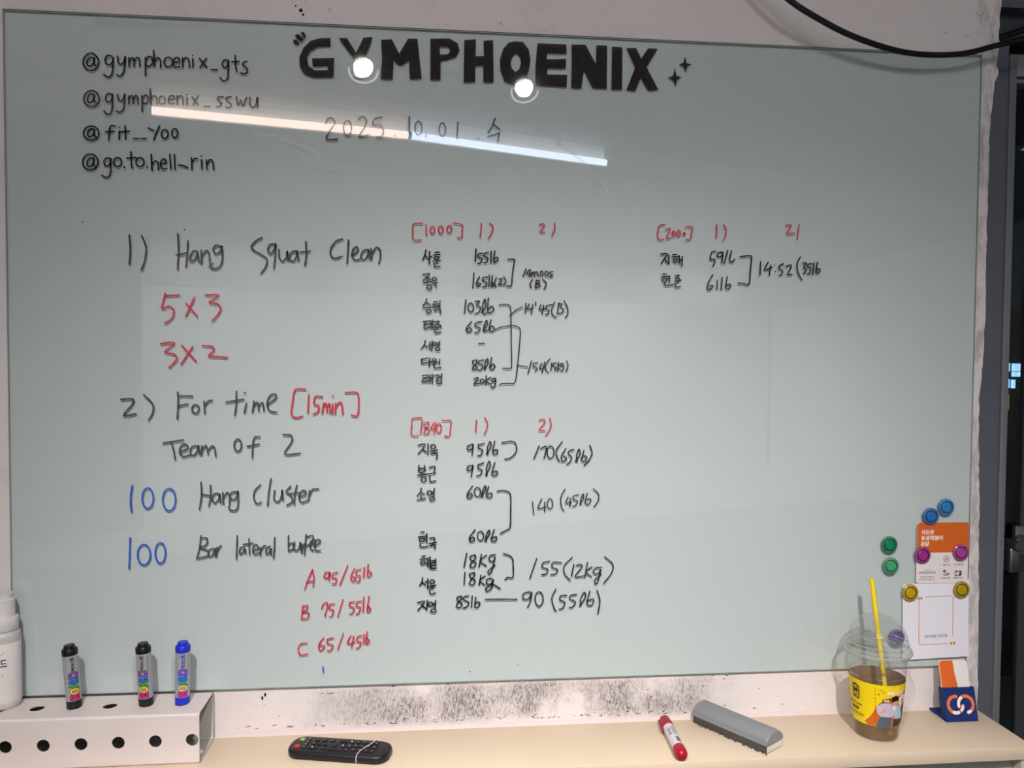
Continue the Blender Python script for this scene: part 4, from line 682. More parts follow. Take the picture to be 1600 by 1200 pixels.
btn(-.0735, .0135, .0040, .0042, 'button_green', 'r', label='square green button')
rs = random.Random(11)
for u in (-.0605,):
    for w in (-.0140, -.0045, .0050, .0145): btn(u, w, .0028, .0040, 'button_black', glyph=(.0006, .0018))
for u, w, a, b_ in ((-.046, -.0130, .0085, .0046), (-.048, .0, .0040, .0040), (-.038, .0005, .0035, .0040), (-.046, .0140, .0040, .0040), (-.033, .0145, .0040, .0035), (-.019, .0150, .0042, .0035), (-.0275, .0, .004, .004), (-.0265, -.0140, .0045, .0042), (-.0115, -.0145, .0085, .0040), (-.0115, .0, .0060, .0080), (.0015, .0145, .0070, .0035), (.0050, -.0005, .0035, .0075), (.0035, -.0145, .0042, .004), (.0150, -.0145, .0042, .004), (.0165, .0145, .0042, .0035), (.0165, .0, .0045, .0070)):
    btn(u, w, a, b_, 'button_black', glyph=(rs.choice((.0006, .0014)), rs.choice((.0006, .0016))) if rs.random() < .8 else None)
for u in (.028, .039, .050, .061):
    for w in (.0150, .0015, -.0125): btn(u, w, .0042, .0042, 'button_black', glyph=(.0012, .0006))
t2 = thing('rubber_band', 'thin pale pink rubber band stretched around the black remote control', 'rubber band', (RX, RY, SH), (0, 0, RA))
u0 = .0475; path = []
for w, h in ((-.0255, .0004), (-.0302, .005), (-.0310, .0100), (-.0288, .0148), (-.0215, .0166), (-.008, .0172), (.008, .0172), (.0215, .0166), (.0288, .0148), (.0310, .0100), (.0302, .005), (.0255, .0004), (.008, .0)):
    path.append((u0+w*.33+.0015*math.sin(w*120), w, max(h, .0004)))
b = MB(); b.tube(curve_smooth(path, 3, True), .00085, seg=8, closed=True); b.build('loop', MATS['band_pink'], t2)

# ------------------------------------------------------------------ red marker
mat('barrel_white', (206, 200, 206), .4, .5, var=.03)
def red_marker():
    t = thing('board_marker', 'red capped white marker lying on the shelf beside the eraser', 'marker', (1.1700, -.1440, SH+.0111), (0, 0, math.atan2(.118, .0075)))
    t.scale = (1.09, 1.09, 1.09)
    M = Matrix.Rotation(math.pi/2, 4, 'Y')        # lathe axis along +x, from the near round end to the far cap
    R = .0100
    b = MB(); b.lathe([(.0, -.0125), (.0045, -.0122), (.0080, -.0095), (.0100, -.004), (.0102, .006), (.0100, .0125), (.0094, .013)], M=M); b.build('end_plug', MATS['cap_red'], t)
    b = MB(); b.lathe([(.0093, .0128), (.0098, .0130), (.0098, .082), (.0092, .0825)], M=M)
    def cy(u, w): a = math.radians(90)+u/R; return M @ Vector((.00995*math.cos(a), .00995*math.sin(a), w))
    b.build('barrel', MATS['barrel_white'], t)
    p = MB()
    def top(u, w, r=.00998):                         # u across (positive to the right side), w along
        a = u/R; return (w, -r*math.sin(a), r*math.cos(a))
    for k in range(8): p.poly([[(-.0005+.0012*0, .019+k*.0022), (.0065, .019+k*.0022), (.0065, .0201+k*.0022+(k % 3)*.0003), (-.0005, .0201+k*.0022+(k % 3)*.0003)]], top, 0, sub=.003)
    add_text(p, 'BOARD', lambda u, w: top(-.0035-w*.0042, .045+u*.022), 1, sub=.2, bold=.03)
    for k in range(5): p.poly([[(-.001+k*.0016, .044), (-.0004+k*.0016, .044), (-.0004+k*.0016, .072), (-.001+k*.0016, .072)]], top, 1, sub=.004)
    p.build('label_print', [MATS['print_black'], MATS['print_grey']], t, smooth=0)
    b = MB(); b.lathe([(.0101, .082), (.0104, .083), (.0100, .100), (.0090, .114), (.0078, .1160), (.0055, .1162), (.0052, .1195), (0, .120)], M=M); b.build('cap', MATS['cap_red'], t)
    b = MB(); b.box((.074, .0098, -.002), (.112, .0122, .002), bev=.0006); b.build('clip', MATS['cap_red'], t)
red_marker()

# ------------------------------------------------------------------ board eraser
mat('eraser_grey', (126, 128, 132), .42, .45, var=.03); mat('felt_dark', (84, 80, 80), .95, .1, var=.45, nscale=500, bump=.6, bscale=700); mat('foam_white', (206, 204, 200), .8, .2, var=.06, nscale=200)
ed = Vector((.0906, -.1324)).normalized(); EA = math.atan2(ed.y, ed.x)
t = thing('board_eraser', 'grey domed whiteboard eraser with dirty felt pad on the shelf', 'eraser', (1.3016, -.0632, SH), (0, 0, EA))
EL, EW = .080, .0260
b = MB(); b.box((-EL+.001, -EW+.001, .0008), (EL-.002, EW-.001, .0152), bev=.001)
rs = random.Random(9)
for k in range(26):
    x = rs.uniform(-EL, EL); b.tube([(x, -EW+.001, .002), (x+rs.uniform(-.002, .002), -EW-.0015, .0012), (x+rs.uniform(-.003, .003), -EW-.003, .0006)], [.0009, .0008, .0003], seg=5)
b.build('felt_pad', MATS['felt_dark'], t)
b = MB(); b.box((EL-.0035, -EW+.003, .0025), (EL-.0005, EW-.003, .0125)); b.box((-EL-.006, -EW+.006, .003), (-EL+.002, -EW+.020, .0105)); b.build('foam_core', MATS['foam_white'], t)
# cap: arched cross-section swept along, rounded end
b = MB(); secs = []
arch = [(-1.03, .0145), (-1.03, .0172), (-.99, .0178), (-.97, .0225), (-.93, .0255), (-.80, .0285), (-.55, .0330), (-.40, .0348), (0, .0355), (.40, .0348), (.55, .0330), (.80, .0285), (.93, .0255), (.97, .0225), (.99, .0178), (1.03, .0172), (1.03, .0145)]
for x, sw, sh in ((-EL, .99, .96), (-EL+.0015, 1, 1), (EL-.020, 1, 1), (EL-.008, 1, .985), (EL-.003, .995, .94), (EL-.0005, .985, .86), (EL, .98, .78)):
    secs.append([(x if h > .0174 else (x if x < EL-.001 else EL), w*EW*(1 if h < .0174 else sw), h if h <= .0178 else .0178+(h-.0178)*sh) for w, h in arch])
n = len(arch); v = [p for s_ in secs for p in s_]; f = []
for i in range(len(secs)-1):
    for k in range(n-1): f.append((i*n+k, i*n+k+1, (i+1)*n+k+1, (i+1)*n+k))
    f.append((i*n+n-1, i*n, (i+1)*n, (i+1)*n+n-1))
f.append(tuple(range(n-1, -1, -1))); f.append(tuple((len(secs)-1)*n+k for k in range(n)))
b.add(v, f); b.build('cap', MATS['eraser_grey'], t, smooth=40)

# ------------------------------------------------------------------ round magnets
def magnet(x, zc, rgb, label, y=-.0003, deep=1.0, cr=1.0):
    t = thing('magnet', label, 'magnet', (x, y, zc), (math.pi/2, 0, 0), group='round magnets on the glass board')   # local +z points into the room
    t.scale = (1, 1, .72)
    key = 'mag_%d_%d_%d' % rgb
    if key not in MATS:
        c = lin(rgb); clear_mat(key, tuple(min(1, v*.7+.3) for v in c), 1.5, .05, tuple(min(1, v*.95+.06) for v in c), .62)
        mat(key+'k', rgb, .35, .5, var=.04, trans=.1)
        mat(key+'d', tuple(int(q*.52) for q in rgb), .4, .5, var=.04)
    b = MB(); b.lathe([(.0148, .0), (.0162, .001), (.0166, .003), (.0164, .0052), (.0150, .0066), (.0124, .0070), (.0122, .0045), (.0118, .004)], seg=56, close=False); b.build('rim', MATS[key], t)
    b = MB(); b.lathe([(.0122, .0005), (.0120, .0070), (.0114, .0080), (.0106, .0078), (.0102, .0060)], seg=48, close=False); b.build('groove_ring', MATS[key+'d'], t)
    b = MB(); b.lathe([(.0103, .0008), (.0101, .0068), (.0092, .0078), (.0040, .0080), (0, .0080)], seg=48); b.build('knob', MATS[key+'k'], t)
    return t
magnet(1.7455, .3189, (44, 126, 190), 'upper blue round magnet above the orange card')
magnet(1.7127, .3017, (30, 108, 178), 'lower blue round magnet touching the top of the orange card', -.0020)
magnet(1.6294, .2462, (8, 128, 88), 'upper dark green round magnet left of the orange card')
magnet(1.6330, .2046, (72, 160, 112), 'lower pale green round magnet left of the cards')
magnet(1.6974, .2249, (156, 40, 130), 'magenta round magnet on the left side of the orange card', -.0020)
magnet(1.7774, .2285, (166, 62, 150), 'magenta round magnet on the right side of the orange card', -.0020)
magnet(1.6740, .1507, (190, 156, 10), 'yellow round magnet on the left corner of the white sheet', -.0016)
magnet(1.7807, .1547, (178, 150, 8), 'yellow round magnet on the right corner of the white sheet', -.0022)
magnet(1.6484, .0613, (66, 36, 146), 'purple round magnet seen through the clear cup lid')

# ------------------------------------------------------------------ orange card and white sheet under the magnets
mat('card_orange', (204, 96, 34), .4, .45, var=.02); mat('card_white', (222, 214, 214), .45, .4, var=.01); mat('print_cream', (238, 226, 214), .5, var=0); mat('print_red', (176, 40, 50), .5, var=0); mat('print_lightgrey', (176, 172, 174), .5, var=0); mat('print_orange', (208, 130, 40), .5, var=0); mat('paper_white', (222, 220, 232), .7, .2, var=.01)
def px2(M0, x0, zt, sx, sz):                        # card pixel-free helper: fractions of the card's width and height
    return lambda u, v: (x0+u*sx, M0, zt-v*sz)
t = thing('promotion_card', 'orange and white card with rounded corners and Korean text on the glass board', 'card', (1.7412, -.0012, .2282), (0, math.radians(0.3), 0))
W_, H_ = .1080, .1205
b = MB(); b.prism(rrect(-W_/2, W_/2, -H_/2, H_/2, .006), -.0005, .0004); b.build('card_sheet', MATS['card_white'], t, smooth=20)
zo = H_/2-.0600
P = [p for p in rrect(-W_/2+.0002, W_/2-.0002, -H_/2, H_/2-.0002, .006) if p[1] > zo]
P = P+[(-W_/2+.0002, zo), (W_/2-.0002, zo)]
b = MB(); b.poly([P], lambda a, c: (a, -.00056, c)); b.build('orange_panel', MATS['card_orange'], t, smooth=0)
def box(u0, v0, u1, v1):                            # text box in card fractions (from the top-left corner)
    return lambda u, v: (-W_/2+(u0+(u1-u0)*u)*W_, -.00070, H_/2-(v1+(v0-v1)*v)*H_)
p = MB(); ms = [MATS['print_cream'], MATS['print_black'], MATS['print_red'], MATS['print_lightgrey'], MATS['print_grey']]
for s_, q in (('식단은', (.075, .12, .325, .20)), ('유성재쌤이', (.075, .215, .495, .295)), ('쏜닭', (.075, .31, .235, .39))): add_text(p, s_, box(*q), 0, bold=.03)
for s_, q, mi in (('적립금 지급', (.505, .685, .655, .715), 1), ('브랜드 할인쿠폰', (.72, .685, .915, .715), 1), ('1,000원 쿠폰', (.49, .905, .655, .935), 1), ('특급배송 무료', (.725, .905, .905, .935), 1), ('회원권 문의', (.165, .768, .27, .790), 4), ('회원가입하고 특별가입시', (.085, .885, .355, .910), 1), ('5천 쿠폰 및 적립금 지급', (.065, .925, .365, .952), 2)): add_text(p, s_, box(*q), mi, bold=.01)
p.poly([[(.055, .805), (.375, .805), (.375, .845), (.055, .845)]], lambda u, v: box(0, 0, 1, 1)(u, 1-v)[:1]+(-.00062,)+box(0, 0, 1, 1)(u, 1-v)[2:], 3)
fl = lambda u, v: (-W_/2+u*W_, -.00066, H_/2-v*H_)
p.poly([[(.452, .60), (.455, .60), (.455, .95), (.452, .95)]], fl, 3)
p.poly([ell(.575, .605, .055, .052), ell(.575, .605, .045, .042)], fl, 4)
p.poly([[(.575+(.03 if k % 2 == 0 else .013)*math.sin(k*math.pi/5), .605-(.028 if k % 2 == 0 else .012)*math.cos(k*math.pi/5)) for k in range(10)]], fl, 2)
p.poly([ell(.545, .805, .030, .022)], fl, 2); p.poly([[(.52, .855), (.60, .825), (.64, .84), (.635, .865), (.56, .885)], [(.54, .858), (.60, .838), (.62, .848), (.56, .872)]], fl, 4)
p.poly([[(.745, .80), (.875, .80), (.885, .88), (.745, .88)], [(.755, .81), (.835, .81), (.835, .865), (.755, .865)]], fl, 4); p.poly([ell(.785, .822, .022, .012)], fl, 2); p.poly([ell(.775, .884, .014, .012, 12)], fl, 4); p.poly([ell(.85, .884, .014, .012, 12)], fl, 4)
p.build('card_print', ms, t, smooth=0)

t = thing('notice_sheet', 'square white paper sheet with thin orange frame below the orange card', 'notice', (1.7310, -.00035, .0948), (0, math.radians(-1.1), 0))
W2, H2 = .1385, .1560
b = MB(); b.prism([(-W2/2, -H2/2), (W2/2, -H2/2+.0005), (W2/2, H2/2), (-W2/2, H2/2-.0055)], -.0002, .0002); b.build('paper', MATS['paper_white'], t, smooth=0)
p = MB(); fq = lambda a, c: (a, -.0003, c)
x0, x1, z0, z1 = -.0350, .0362, -.0495, .0460
for P in (((x0+.013, z1), (x1-.003, z1), (x1, z1-.003), (x1, z0+.014)), ((x1-.010, z0), (x0+.003, z0), (x0, z0+.003), (x0, z1-.004))):
    rb = MB(); ribbon(rb, P, .0013, -.0003); p.add(rb.v, rb.f, 0)
add_text(p, '“', lambda u, v: (x0-.003+u*.010, -.0003, z1-.005+v*.007), 0, bold=.03)
add_text(p, '”', lambda u, v: (x1-.006+u*.011, -.0003, z0-.004+v*.0075), 0, bold=.03)
add_text(p, '성신여대점 건의사항', lambda u, v: (-.0235+u*.048, -.0003, -.0365+v*.0065), 1, bold=.01)
p.build('sheet_print', [MATS['print_orange'], MATS['print_black']], t, smooth=0, recalc=False)

# ------------------------------------------------------------------ iced drink cup, lid, sleeve, straw
CX, CY = 1.563, -.082
clear_mat('cup_plastic', (.945, .95, .945), 1.5, .03, (.8, .8, .8), .05)
clear_mat('lid_plastic', (.925, .93, .925), 1.55, .02, (.75, .76, .75), .045); clear_mat('lid_rim', (.86, .87, .86), 1.6, .04, (.72, .72, .70), .34)
clear_mat('drink', (.62, .42, .12), 1.33, .02, lin((168, 122, 34)), .28)
mat('sleeve_kraft', (140, 106, 66), .85, .15, var=.12, nscale=160); mat('sleeve_yellow', (240, 208, 12), .5, .4, var=.02); mat('sleeve_orange', (206, 104, 34), .5, .4, var=.02); mat('straw_yellow', (240, 206, 10), .35, .5, var=.03)
for nme, rgb in (('skin', (206, 160, 136)), ('lilac', (196, 182, 200)), ('denim', (84, 96, 112)), ('sky', (176, 196, 216)), ('plum', (62, 46, 58)), ('white', (236, 234, 228)), ('leaf', (90, 120, 40)), ('rust', (200, 84, 30))): mat('art_'+nme, rgb, .5, var=.02)
cup = thing('drink_cup', 'clear plastic cup with domed lid and yellow sleeve standing on the shelf', 'cup', (CX, CY, SH))
def cr(zw): return .0385+(zw-SH)*(.0525-.0385)/.160       # cup radius at world height
b = MB(); b.lathe([(.0, .004), (.030, .0035), (.0345, .0005), (.0372, .0008), (.0388, .004)]+[(cr(SH+h), h) for h in (.01, .03, .05, .08, .11, .14, .158)]+[(.0545, .1592), (.0555, .161), (.0545, .1625)], seg=64, close=False)
for h in (.118, .150): b.lathe([(cr(SH+h), h-.0012), (cr(SH+h)+.0008, h), (cr(SH+h)+.0002, h+.0012)], seg=64, close=False)
b.build('cup_body', MATS['cup_plastic'], cup)
b = MB(); b.lathe([(.0, .005), (.0335, .0045), (.0375, .006)]+[(cr(SH+h)-.001, h) for h in (.015, .03, .040)]+[(0, .0405)], seg=64, close=False); b.build('drink', MATS['drink'], cup)
# lid: flange, ring step, dome
b = MB(); b.lathe([(.0535, .156), (.0575, .1565), (.0590, .159), (.0585, .163), (.0560, .1655), (.0520, .1668), (.0512, .171), (.0532, .1735), (.0520, .1755)]+[(.0518*math.cos(q), .176+.050*math.sin(q)) for q in [math.radians(a) for a in (4, 12, 20, 28, 36, 44, 52, 60, 68, 76)]]+[(.0105, .2252), (.0085, .2258)], seg=64, close=False)
b.build('lid', MATS['lid_plastic'], cup)
b = MB()
for rr_, hh, tw in ((.0582, .1605, .0013), (.0553, .1662, .0008), (.0526, .1745, .0008), (.0575, .1570, .0007)):
    b.tube([(rr_*math.cos(2*math.pi*k/64), rr_*math.sin(2*math.pi*k/64), hh) for k in range(64)], tw, seg=8, closed=True)
b.build('lid_rim', MATS['lid_rim'], cup)
# sleeve with its print (one mesh, printed in colours)
def sr(z): return .0412+(z+.058)*(.008/.083)
def sm(eps): return lambda a, z: ((sr(z/1000)+eps)*math.cos(math.radians(a)), (sr(z/1000)+eps)*math.sin(math.radians(a)), z/1000-SH)
names = ['sleeve_yellow', 'sleeve_kraft', 'sleeve_orange', 'print_black', 'print_cream', 'art_skin', 'art_lilac', 'art_denim', 'art_sky', 'art_plum', 'art_white', 'art_leaf', 'art_rust']
ix = {n_: i for i, n_ in enumerate(names)}
b = MB()
b.lathe([(sr(-.058), -.058-SH), (sr(.0215), .0215-SH)], 0, seg=72, close=False)
b.lathe([(sr(-.058)-.0007, -.058-SH), (sr(.0215)-.0007, .0215-SH)], 1, seg=72, close=False)
b.lathe([(sr(.0215)-.0007, .0215-SH), (sr(.0215), .0215-SH)], 1, seg=72, close=False); b.lathe([(sr(-.058)-.0007, -.058-SH), (sr(-.058), -.058-SH)], 1, seg=72, close=False)
ART = [
 ('sleeve_orange', [(-147.6, -52), (-135.5, -42.3), (-126.1, -29.8), (-121.1, -19.6), (-113.4, -12), (-102, -5.7), (-86.9, .8), (-69.8, .4), (-57.4, 3.4), (-41.6, 8.6), (-20, 12), (-20, -57.6), (-83.4, -57.6), (-111.5, -57.6), (-140, -57.6)]),
 ('art_white', [(-70, -4), (-60, 2), (-46, 1), (-40, -10), (-46, -22), (-58, -24), (-68, -14)]),
 ('art_plum', [(-57, -18), (-30, -17), (-30, -52), (-52, -54)]),
 ('art_skin', [(-63.2, -7.3), (-56.1, -6.1), (-47, -9), (-47, -18), (-57.4, -18.5)]),
 ('art_sky', [(-83, -17.9), (-71.1, -16.6), (-58, -24), (-51, -36), (-50, -45), (-75.3, -41.9), (-81.9, -32.6)]),
 ('art_plum', [(-79.5, -42.1), (-53.2, -45.2), (-55, -57.5), (-80.7, -57.5)]),
 ('art_lilac', [(-119.7, -18.1), (-107.5, -12.4), (-92.3, -11.5), (-84, -16.5), (-82, -24.6), (-82.2, -37.9), (-96.4, -38.5), (-110.7, -37.5), (-117.8, -32.4), (-120.3, -24.8)]),
 ('art_skin', [(-112.5, -31.7), (-106.8, -24.6), (-100, -22), (-98.9, -26.8), (-106.4, -32.5)]),
 ('art_denim', [(-113.7, -39.5), (-106, -37.5), (-84.7, -38.4), (-84.7, -57.5), (-120.2, -57.5)]),
 ('art_skin', [(-88, -2), (-73.5, -2), (-71.5, -12), (-76.5, -18), (-81.2, -19.5), (-86.5, -13)]),
 ('art_white', [(-84, -16), (-78, -17), (-77, -24), (-82, -26)]),
 ('print_black', [(-80, 2.6), (-72.5, .5), (-69.2, -4), (-69.4, -10.5), (-72, -7.5), (-82, -8.6), (-86.3, -10.5), (-89, -7), (-88, -1)]),
 ('print_black', [(-109.1, -5), (-91.6, -2.4), (-91, -8.2), (-108.4, -10.8)]),
 ('art_leaf', [(-115.7, 12.2), (-111.6, 13.7), (-109.1, 12.9), (-112.2, 11.7)]), ('art_rust', [(-118.8, 2.5), (-117.5, 5.4), (-114.1, 6.5), (-115.4, 3)]), ('art_leaf', [(-109.7, 7.6), (-105.9, 9.9), (-104.7, 8.9), (-108.5, 6.8)]),
 ('print_black', [(-178.5, 11.2), (-168, 13.5), (-157.5, 9), (-157.5, 6), (-168, 10.2), (-178.5, 8)]),
 ('print_black', [(-178.3, 7), (-175.6, 8), (-175, -11), (-171, -15), (-171, -12.8), (-174, -9), (-177.5, -12)]),
 ('print_black', [(-160.5, 5.6), (-157.8, 4.8), (-159, -13), (-165, -15.5), (-165, -13.2), (-161, -11)]),
]
for k, (m_, P) in enumerate(ART): b.poly([P], sm(.0001+.00004*k), ix[m_], sub=7)
for k in range(9): b.poly([[(-123.6, 13-k*7.4), (-122.9, 13-k*7.4), (-122.9, 9-k*7.4), (-123.6, 9-k*7.4)]], sm(.0011), ix['print_black'])
def st(a0, a1, z0, z1, eps=.0012, sl=0.0): return lambda u, v: sm(eps)(a0+(a1-a0)*u, z0+(z1-z0)*v+sl*u)
for s_, q, m_, bo in (('MEGA', (-99, -57, 3.8, 11), 'print_cream', .022), ('RIIZE', (-106.5, -94, -8.9, -4.9), 'art_white', .04), ('M', (-173.5, -162.5, -3.5, 6.5), 'print_black', .022), ('GC', (-172, -163, -13, -6), 'print_black', .03), ("Make It Yummy", (-192, -152, -26.5, -21.5), 'print_black', .03), ('RIIZE', (-184, -161, -34.5, -29.8), 'print_black', .05)):
    add_text(b, s_, st(*q), ix[m_], sub=.12, bold=bo)
for k, zz in enumerate((-40.5, -43.8)):
    b.poly([[(-196, zz), (-147-k*2, zz), (-147-k*2, zz-.8), (-196, zz-.8)]], sm(.0011), ix['print_black'], sub=5)
b.build('sleeve', [MATS[n_] for n_ in names], cup, smooth=0)
# straw
t = thing('drinking_straw', 'yellow drinking straw leaning in the clear lidded cup', 'straw', (1.5735, -.0640, .1925))
a = Vector((1.5600, -.0620, .1970)); bt = Vector((1.5800, -.1020, -.0815))
d = bt-a; t.location = a
b = MB(); n = 20; r = .0042; w_ = Vector((0, 0, 0))
b.tube([d*(k/n) for k in range(n+1)], r, seg=20, cap=False); b.tube([d*(k/n) for k in range(n+1)], r-.0005, seg=20, cap=False)
b.build('tube', MATS['straw_yellow'], t)

# ------------------------------------------------------------------ navy card stand with an orange card
mat('stand_navy', (14, 40, 104), .55, .4, var=.06, nscale=300, bump=.08, bscale=900); mat('emblem_orange', (214, 112, 58), .5, .4, var=.03); mat('emblem_white', (232, 222, 220), .5, var=.01)
ang = math.radians(-13.8)
st_ = thing('card_stand', 'small navy blue card stand with orange ring emblem at the shelf end', 'card stand', (1.7567, -.0520, SH))
Mz = Matrix.Translation((0, 0, .0)) @ Matrix.Rotation(ang, 4, 'X')
b = MB(); hw = .0325
b.box((-hw, 0, 0), (hw, .0022, .0630), M=Mz, bev=.0005); b.box((-hw, .0118, .0), (hw, .0140, .0630), M=Mz, bev=.0005)
b.box((-hw, .0020, .0), (-hw+.0022, .0120, .0630), M=Mz); b.box((hw-.0022, .0020, .0), (hw, .0120, .0630), M=Mz)
b.build('pocket', MATS['stand_navy'], st_, smooth=20)
b = MB(); b.box((-hw, .001, .0003), (hw, .0585, .0040), bev=.0006); b.build('base_plate', MATS['stand_navy'], st_, smooth=20)
e = MB()
def arc(cx, cz, r, a0, a1, w, mi, lift, n=28):
    rb = MB(); ribbon(rb, [(cx+r*math.cos(math.radians(a0+(a1-a0)*k/n)), cz+r*math.sin(math.radians(a0+(a1-a0)*k/n))) for k in range(n+1)], w, 0)
    e.add([Mz @ Vector((p[0], -.0004-lift, p[2])) for p in rb.v], rb.f, mi)
for cx_, a0_, a1_ in ((-.0105, 78, 352), (.0105, -78, 195)): arc(cx_, .0317, .0150, a0_, a1_, .0062, 0, .0001 if cx_ > 0 else .0)
arc(.0105, .0317, .0150, 128, 192, .0060, 1, .0004); arc(-.0105, .0317, .0150, 248, 284, .0058, 1, .0003); arc(.0105, .0317, .0150, -78, -58, .0058, 1, .0003); arc(-.0105, .0317, .0150, 318, 344, .0056, 1, .0003)
e.build('emblem', [MATS['emblem_orange'], MATS['emblem_white']], st_, smooth=0, recalc=False)
mat('card_orange2', (214, 98, 36), .4, .45, var=.02); mat('card_edge', (230, 196, 178), .5, var=.02)
t = thing('business_card', 'orange and white rounded card standing in the navy stand', 'card', (1.7545, -.0520, SH))
b = MB(); wq, ht = .0290, .1130
Pc = [(-wq, .003)]+[(wq, .003)]+[p for p in rrect(-wq, wq, 0, ht, .007, 6) if p[1] > .05]
b.prism(Pc, .0042, .0075, 0, M=Mz)
cut_ = [p for p in rrect(-wq+.0006, wq-.0006, 0, ht-.0006, .007, 6) if p[1] > .05]
b.poly([[(-wq+.0006, .05), (wq-.0006, .05)]+cut_], lambda a, c: Mz @ Vector((a, .0040, c)), 1)
b.poly([[(.004, .05), (wq-.0006, .05)]+[p for p in cut_ if p[0] > 0]+[(-.001, ht-.0006), (.0, .09), (.003, .07)]], lambda a, c: Mz @ Vector((a, .0038, c)), 2)
b.build('card_sheet', [MATS['card_edge'], MATS['card_orange2'], MATS['card_white']], t, smooth=20)

# ------------------------------------------------------------------ black cables at the top right
mat('cable_black', (12, 12, 14), .45, .45, var=.1)
b = MB()
CP = [(1.02, -.10, 1.85), (1.09, -.095, 1.745), (1.16, -.085, 1.62), (1.235, -.078, 1.45), (1.3000, -.072, 1.335), (1.3640, -.066, 1.2655), (1.4480, -.060, 1.2215), (1.5280, -.052, 1.1955), (1.6210, -.044, 1.1800), (1.7200, -.040, 1.1835), (1.7990, -.036, 1.2045), (1.8530, -.036, 1.2200), (1.920, -.034, 1.2400), (2.03, -.03, 1.285), (2.2, -.03, 1.37)]
b.tube(curve_smooth(CP, 8), .0053, seg=14)
tag(b.build('cable', MATS['cable_black']), 'long black cable sagging across the top corner of the glass board', 'cable')
b = MB(); b.tube(curve_smooth([(1.80, .038, 1.2300), (1.856, .038, 1.2490), (1.905, .037, 1.2670), (2.00, .035, 1.305), (2.15, .035, 1.37)], 6), .0062, seg=14)
tag(b.build('cable', MATS['cable_black']), 'short black cable entering the dark recess above the door', 'cable')

# ------------------------------------------------------------------ glass door on the right and the street at night behind it
b = MB(); b.box((1.803, .052, FLOOR), (1.8935, .15, 1.262)); struct(b.build('trim_2', MATS['frame_dark']))
b = MB(); b.box((1.8937, .047, FLOOR), (1.9085, .15, 1.224), bev=.0008); struct(b.build('trim_3', MATS['frame_light']))
b = MB(); b.box((1.9087, .050, 1.1815), (3.1, .14, 1.2255), bev=.001); b.box((1.9087, .056, 1.1705), (3.1, .13, 1.1780)); struct(b.build('trim_4', MATS['frame_light']))
b = MB(); b.box((1.893, .16, 1.20), (3.1, .60, 1.95)); struct(b.build('trim_5', MATS['frame_black']))
b = MB(); b.box((1.803, .085, 1.268), (3.1, .16, 1.95)); struct(b.build('trim_6', MATS['frame_black2']))
b = MB(); b.box((1.803, .050, 1.318), (3.1, .084, 1.95)); struct(b.build('trim_7', MATS['frame_dark']))
clear_mat('door_glass', (.80, .84, .86), 1.5)
mat('lock_steel', (120, 120, 118), .3, .5, .9, var=.05); mat('stile_dark', (64, 65, 70), .4, .5, .3)
d = tag(bpy.data.objects.new('door_1', None), kind='structure'); C.objects.link(d); d.location = (1.9, .09, FLOOR); dz = -FLOOR
def dv_(mb): mb.v = [(a-1.9, b_-.09, c_+dz) for a, b_, c_ in mb.v]; return mb
b = MB(); b.box((1.973, .084, FLOOR+.01), (2.06, .097, 1.168)); b.box((2.98, .070, FLOOR+.01), (3.06, .11, 1.155)); b.box((2.06, .070, FLOOR+.01), (2.98, .11, FLOOR+.10)); b.box((2.06, .070, 1.08), (2.98, .11, 1.155)); dv_(b).build('door_frame', MATS['stile_dark'], d)
b = MB(); b.box((1.9090, .089, FLOOR+.01), (1.9725, .092, 1.170)); b.box((2.061, .089, FLOOR+.101), (2.979, .092, 1.079)); dv_(b).build('door_pane', MATS['door_glass'], d)
b = MB()
b.box((1.953, .073, .17), (2.03, .0838, .262), bev=.002)
b.lathe([(.021, 0), (.021, .012), (.018, .016)], M=Matrix.Translation((1.962, .073, .2230)) @ Matrix.Rotation(math.pi/2, 4, 'X'), seg=28)
b.lathe([(.0105, 0), (.0105, .030), (.0085, .034), (0, .034)], M=Matrix.Translation((1.937, .075, .2270)) @ Matrix.Rotation(math.pi/2, 4, 'X'), seg=28)
b.box((1.9225, .047, .170), (1.947, .074, .222), bev=.005, seg=3); b.box((1.9275, .0455, .184), (1.9325, .0475, .212), bev=.0006)
dv_(b).build('door_lock', MATS['lock_steel'], d)
mat('street_dark', (30, 32, 38), .8, .2); mat('paving', (120, 118, 114), .85, .2, nscale=8, var=.2); mat('shop_light', (150, 205, 255), .5, emit=(.42, .72, 1.0), estr=1.4, var=0); mat('shop_green', (150, 160, 40), .5, emit=(.42, .46, .06), estr=.45, var=0); mat('signal_red', (255, 10, 30), .5, emit=(1, .01, .06), estr=2.2, var=0); mat('shop_dark', (16, 18, 22), .7)
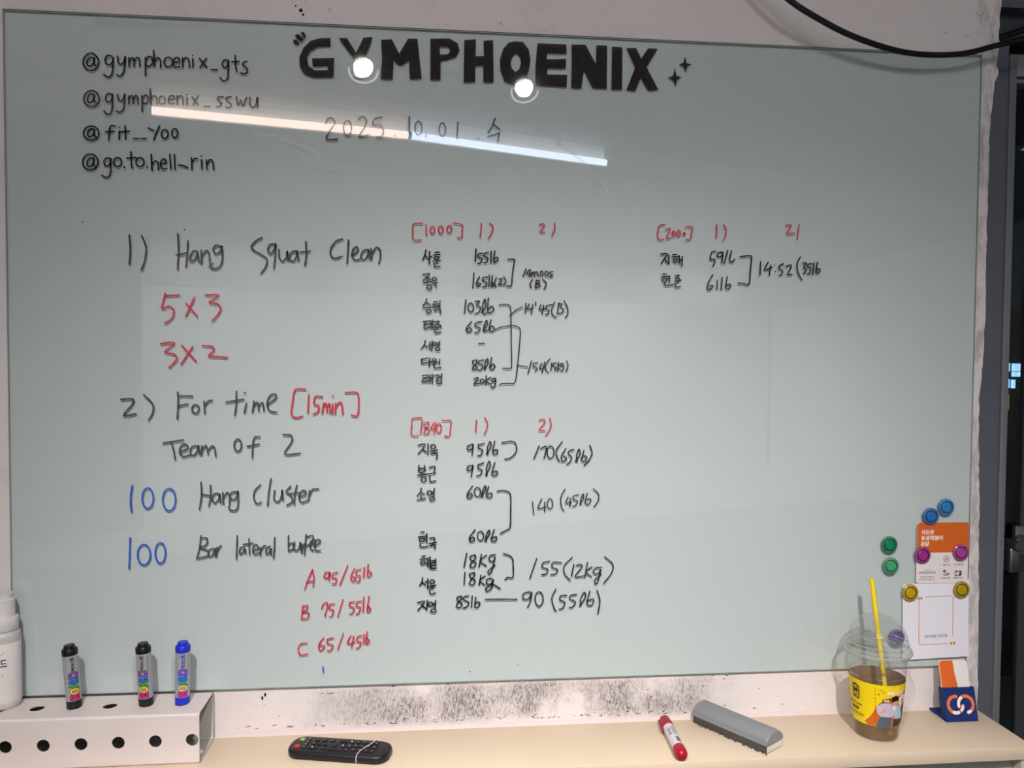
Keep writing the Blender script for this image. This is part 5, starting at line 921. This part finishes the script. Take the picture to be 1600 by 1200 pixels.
b = MB(); b.box((1.0, .17, FLOOR-.12), (14, 2.2, FLOOR-.02)); struct(b.build('ground_pavement', MATS['paving']))
b = MB(); b.box((1.0, 2.2, FLOOR-.16), (24, 30, FLOOR-.1)); struct(b.build('ground_street', MATS['street_dark']))
t = thing('shop_building', 'lit shop front across the dark street behind the glass door', 'building', (9.2, 9.1, FLOOR-.1)); k_ = -(FLOOR-.1)
b = MB(); b.box((-2.2, 0, 0), (3.0, 3, 2.4)); b.build('wall', MATS['shop_dark'], t)
def lit(x0, x1, z0, z1, m, nm): 
    q = MB(); q.box((x0-9.2, -.06, z0+k_), (x1-9.2, -.002, z1+k_)); q.build(nm, MATS[m], t)
lit(8.70, 8.868, .46, .575, 'shop_light', 'window'); lit(8.70, 8.80, .36, .45, 'shop_light', 'window'); lit(8.70, 8.868, .225, .35, 'shop_light', 'window'); lit(8.71, 8.85, .17, .20, 'shop_light', 'window')
lit(8.935, 9.12, .46, .57, 'shop_light', 'window'); lit(8.935, 9.0, .385, .45, 'shop_light', 'window'); lit(9.01, 9.06, .385, .45, 'shop_light', 'window'); lit(8.93, 8.955, .22, .34, 'shop_light', 'window')
lit(8.70, 8.868, -.09, .13, 'shop_green', 'shop_sign')
b = MB(); b.tube([(8.92, 8.6, FLOOR-.1), (8.90, 8.6, 2.2)], .03); tag(b.build('street_pole', MATS['shop_dark']), 'dark street pole in front of the lit shop windows', 'pole')
t = thing('traffic_light', 'red pedestrian traffic light glowing beyond the glass door', 'traffic light', (9.02, 8.5, FLOOR-.1))
b = MB(); b.box((-.07, 0, 1.16), (.07, .1, 1.44)); b.tube([(.08, .05, 0), (.08, .05, 1.5)], .025); b.build('housing', MATS['shop_dark'], t)
b = MB(); b.lathe([(0, 0), (.035, 0)], M=Matrix.Translation((-.005, -.004, 1.365)) @ Matrix.Rotation(math.pi/2, 4, 'X'), seg=20, close=False); b.poly([[(-.06, 1.19), (.06, 1.19), (.01, 1.27)]], lambda a, c: (a, -.004, c)); b.build('signal_lens', MATS['signal_red'], t)
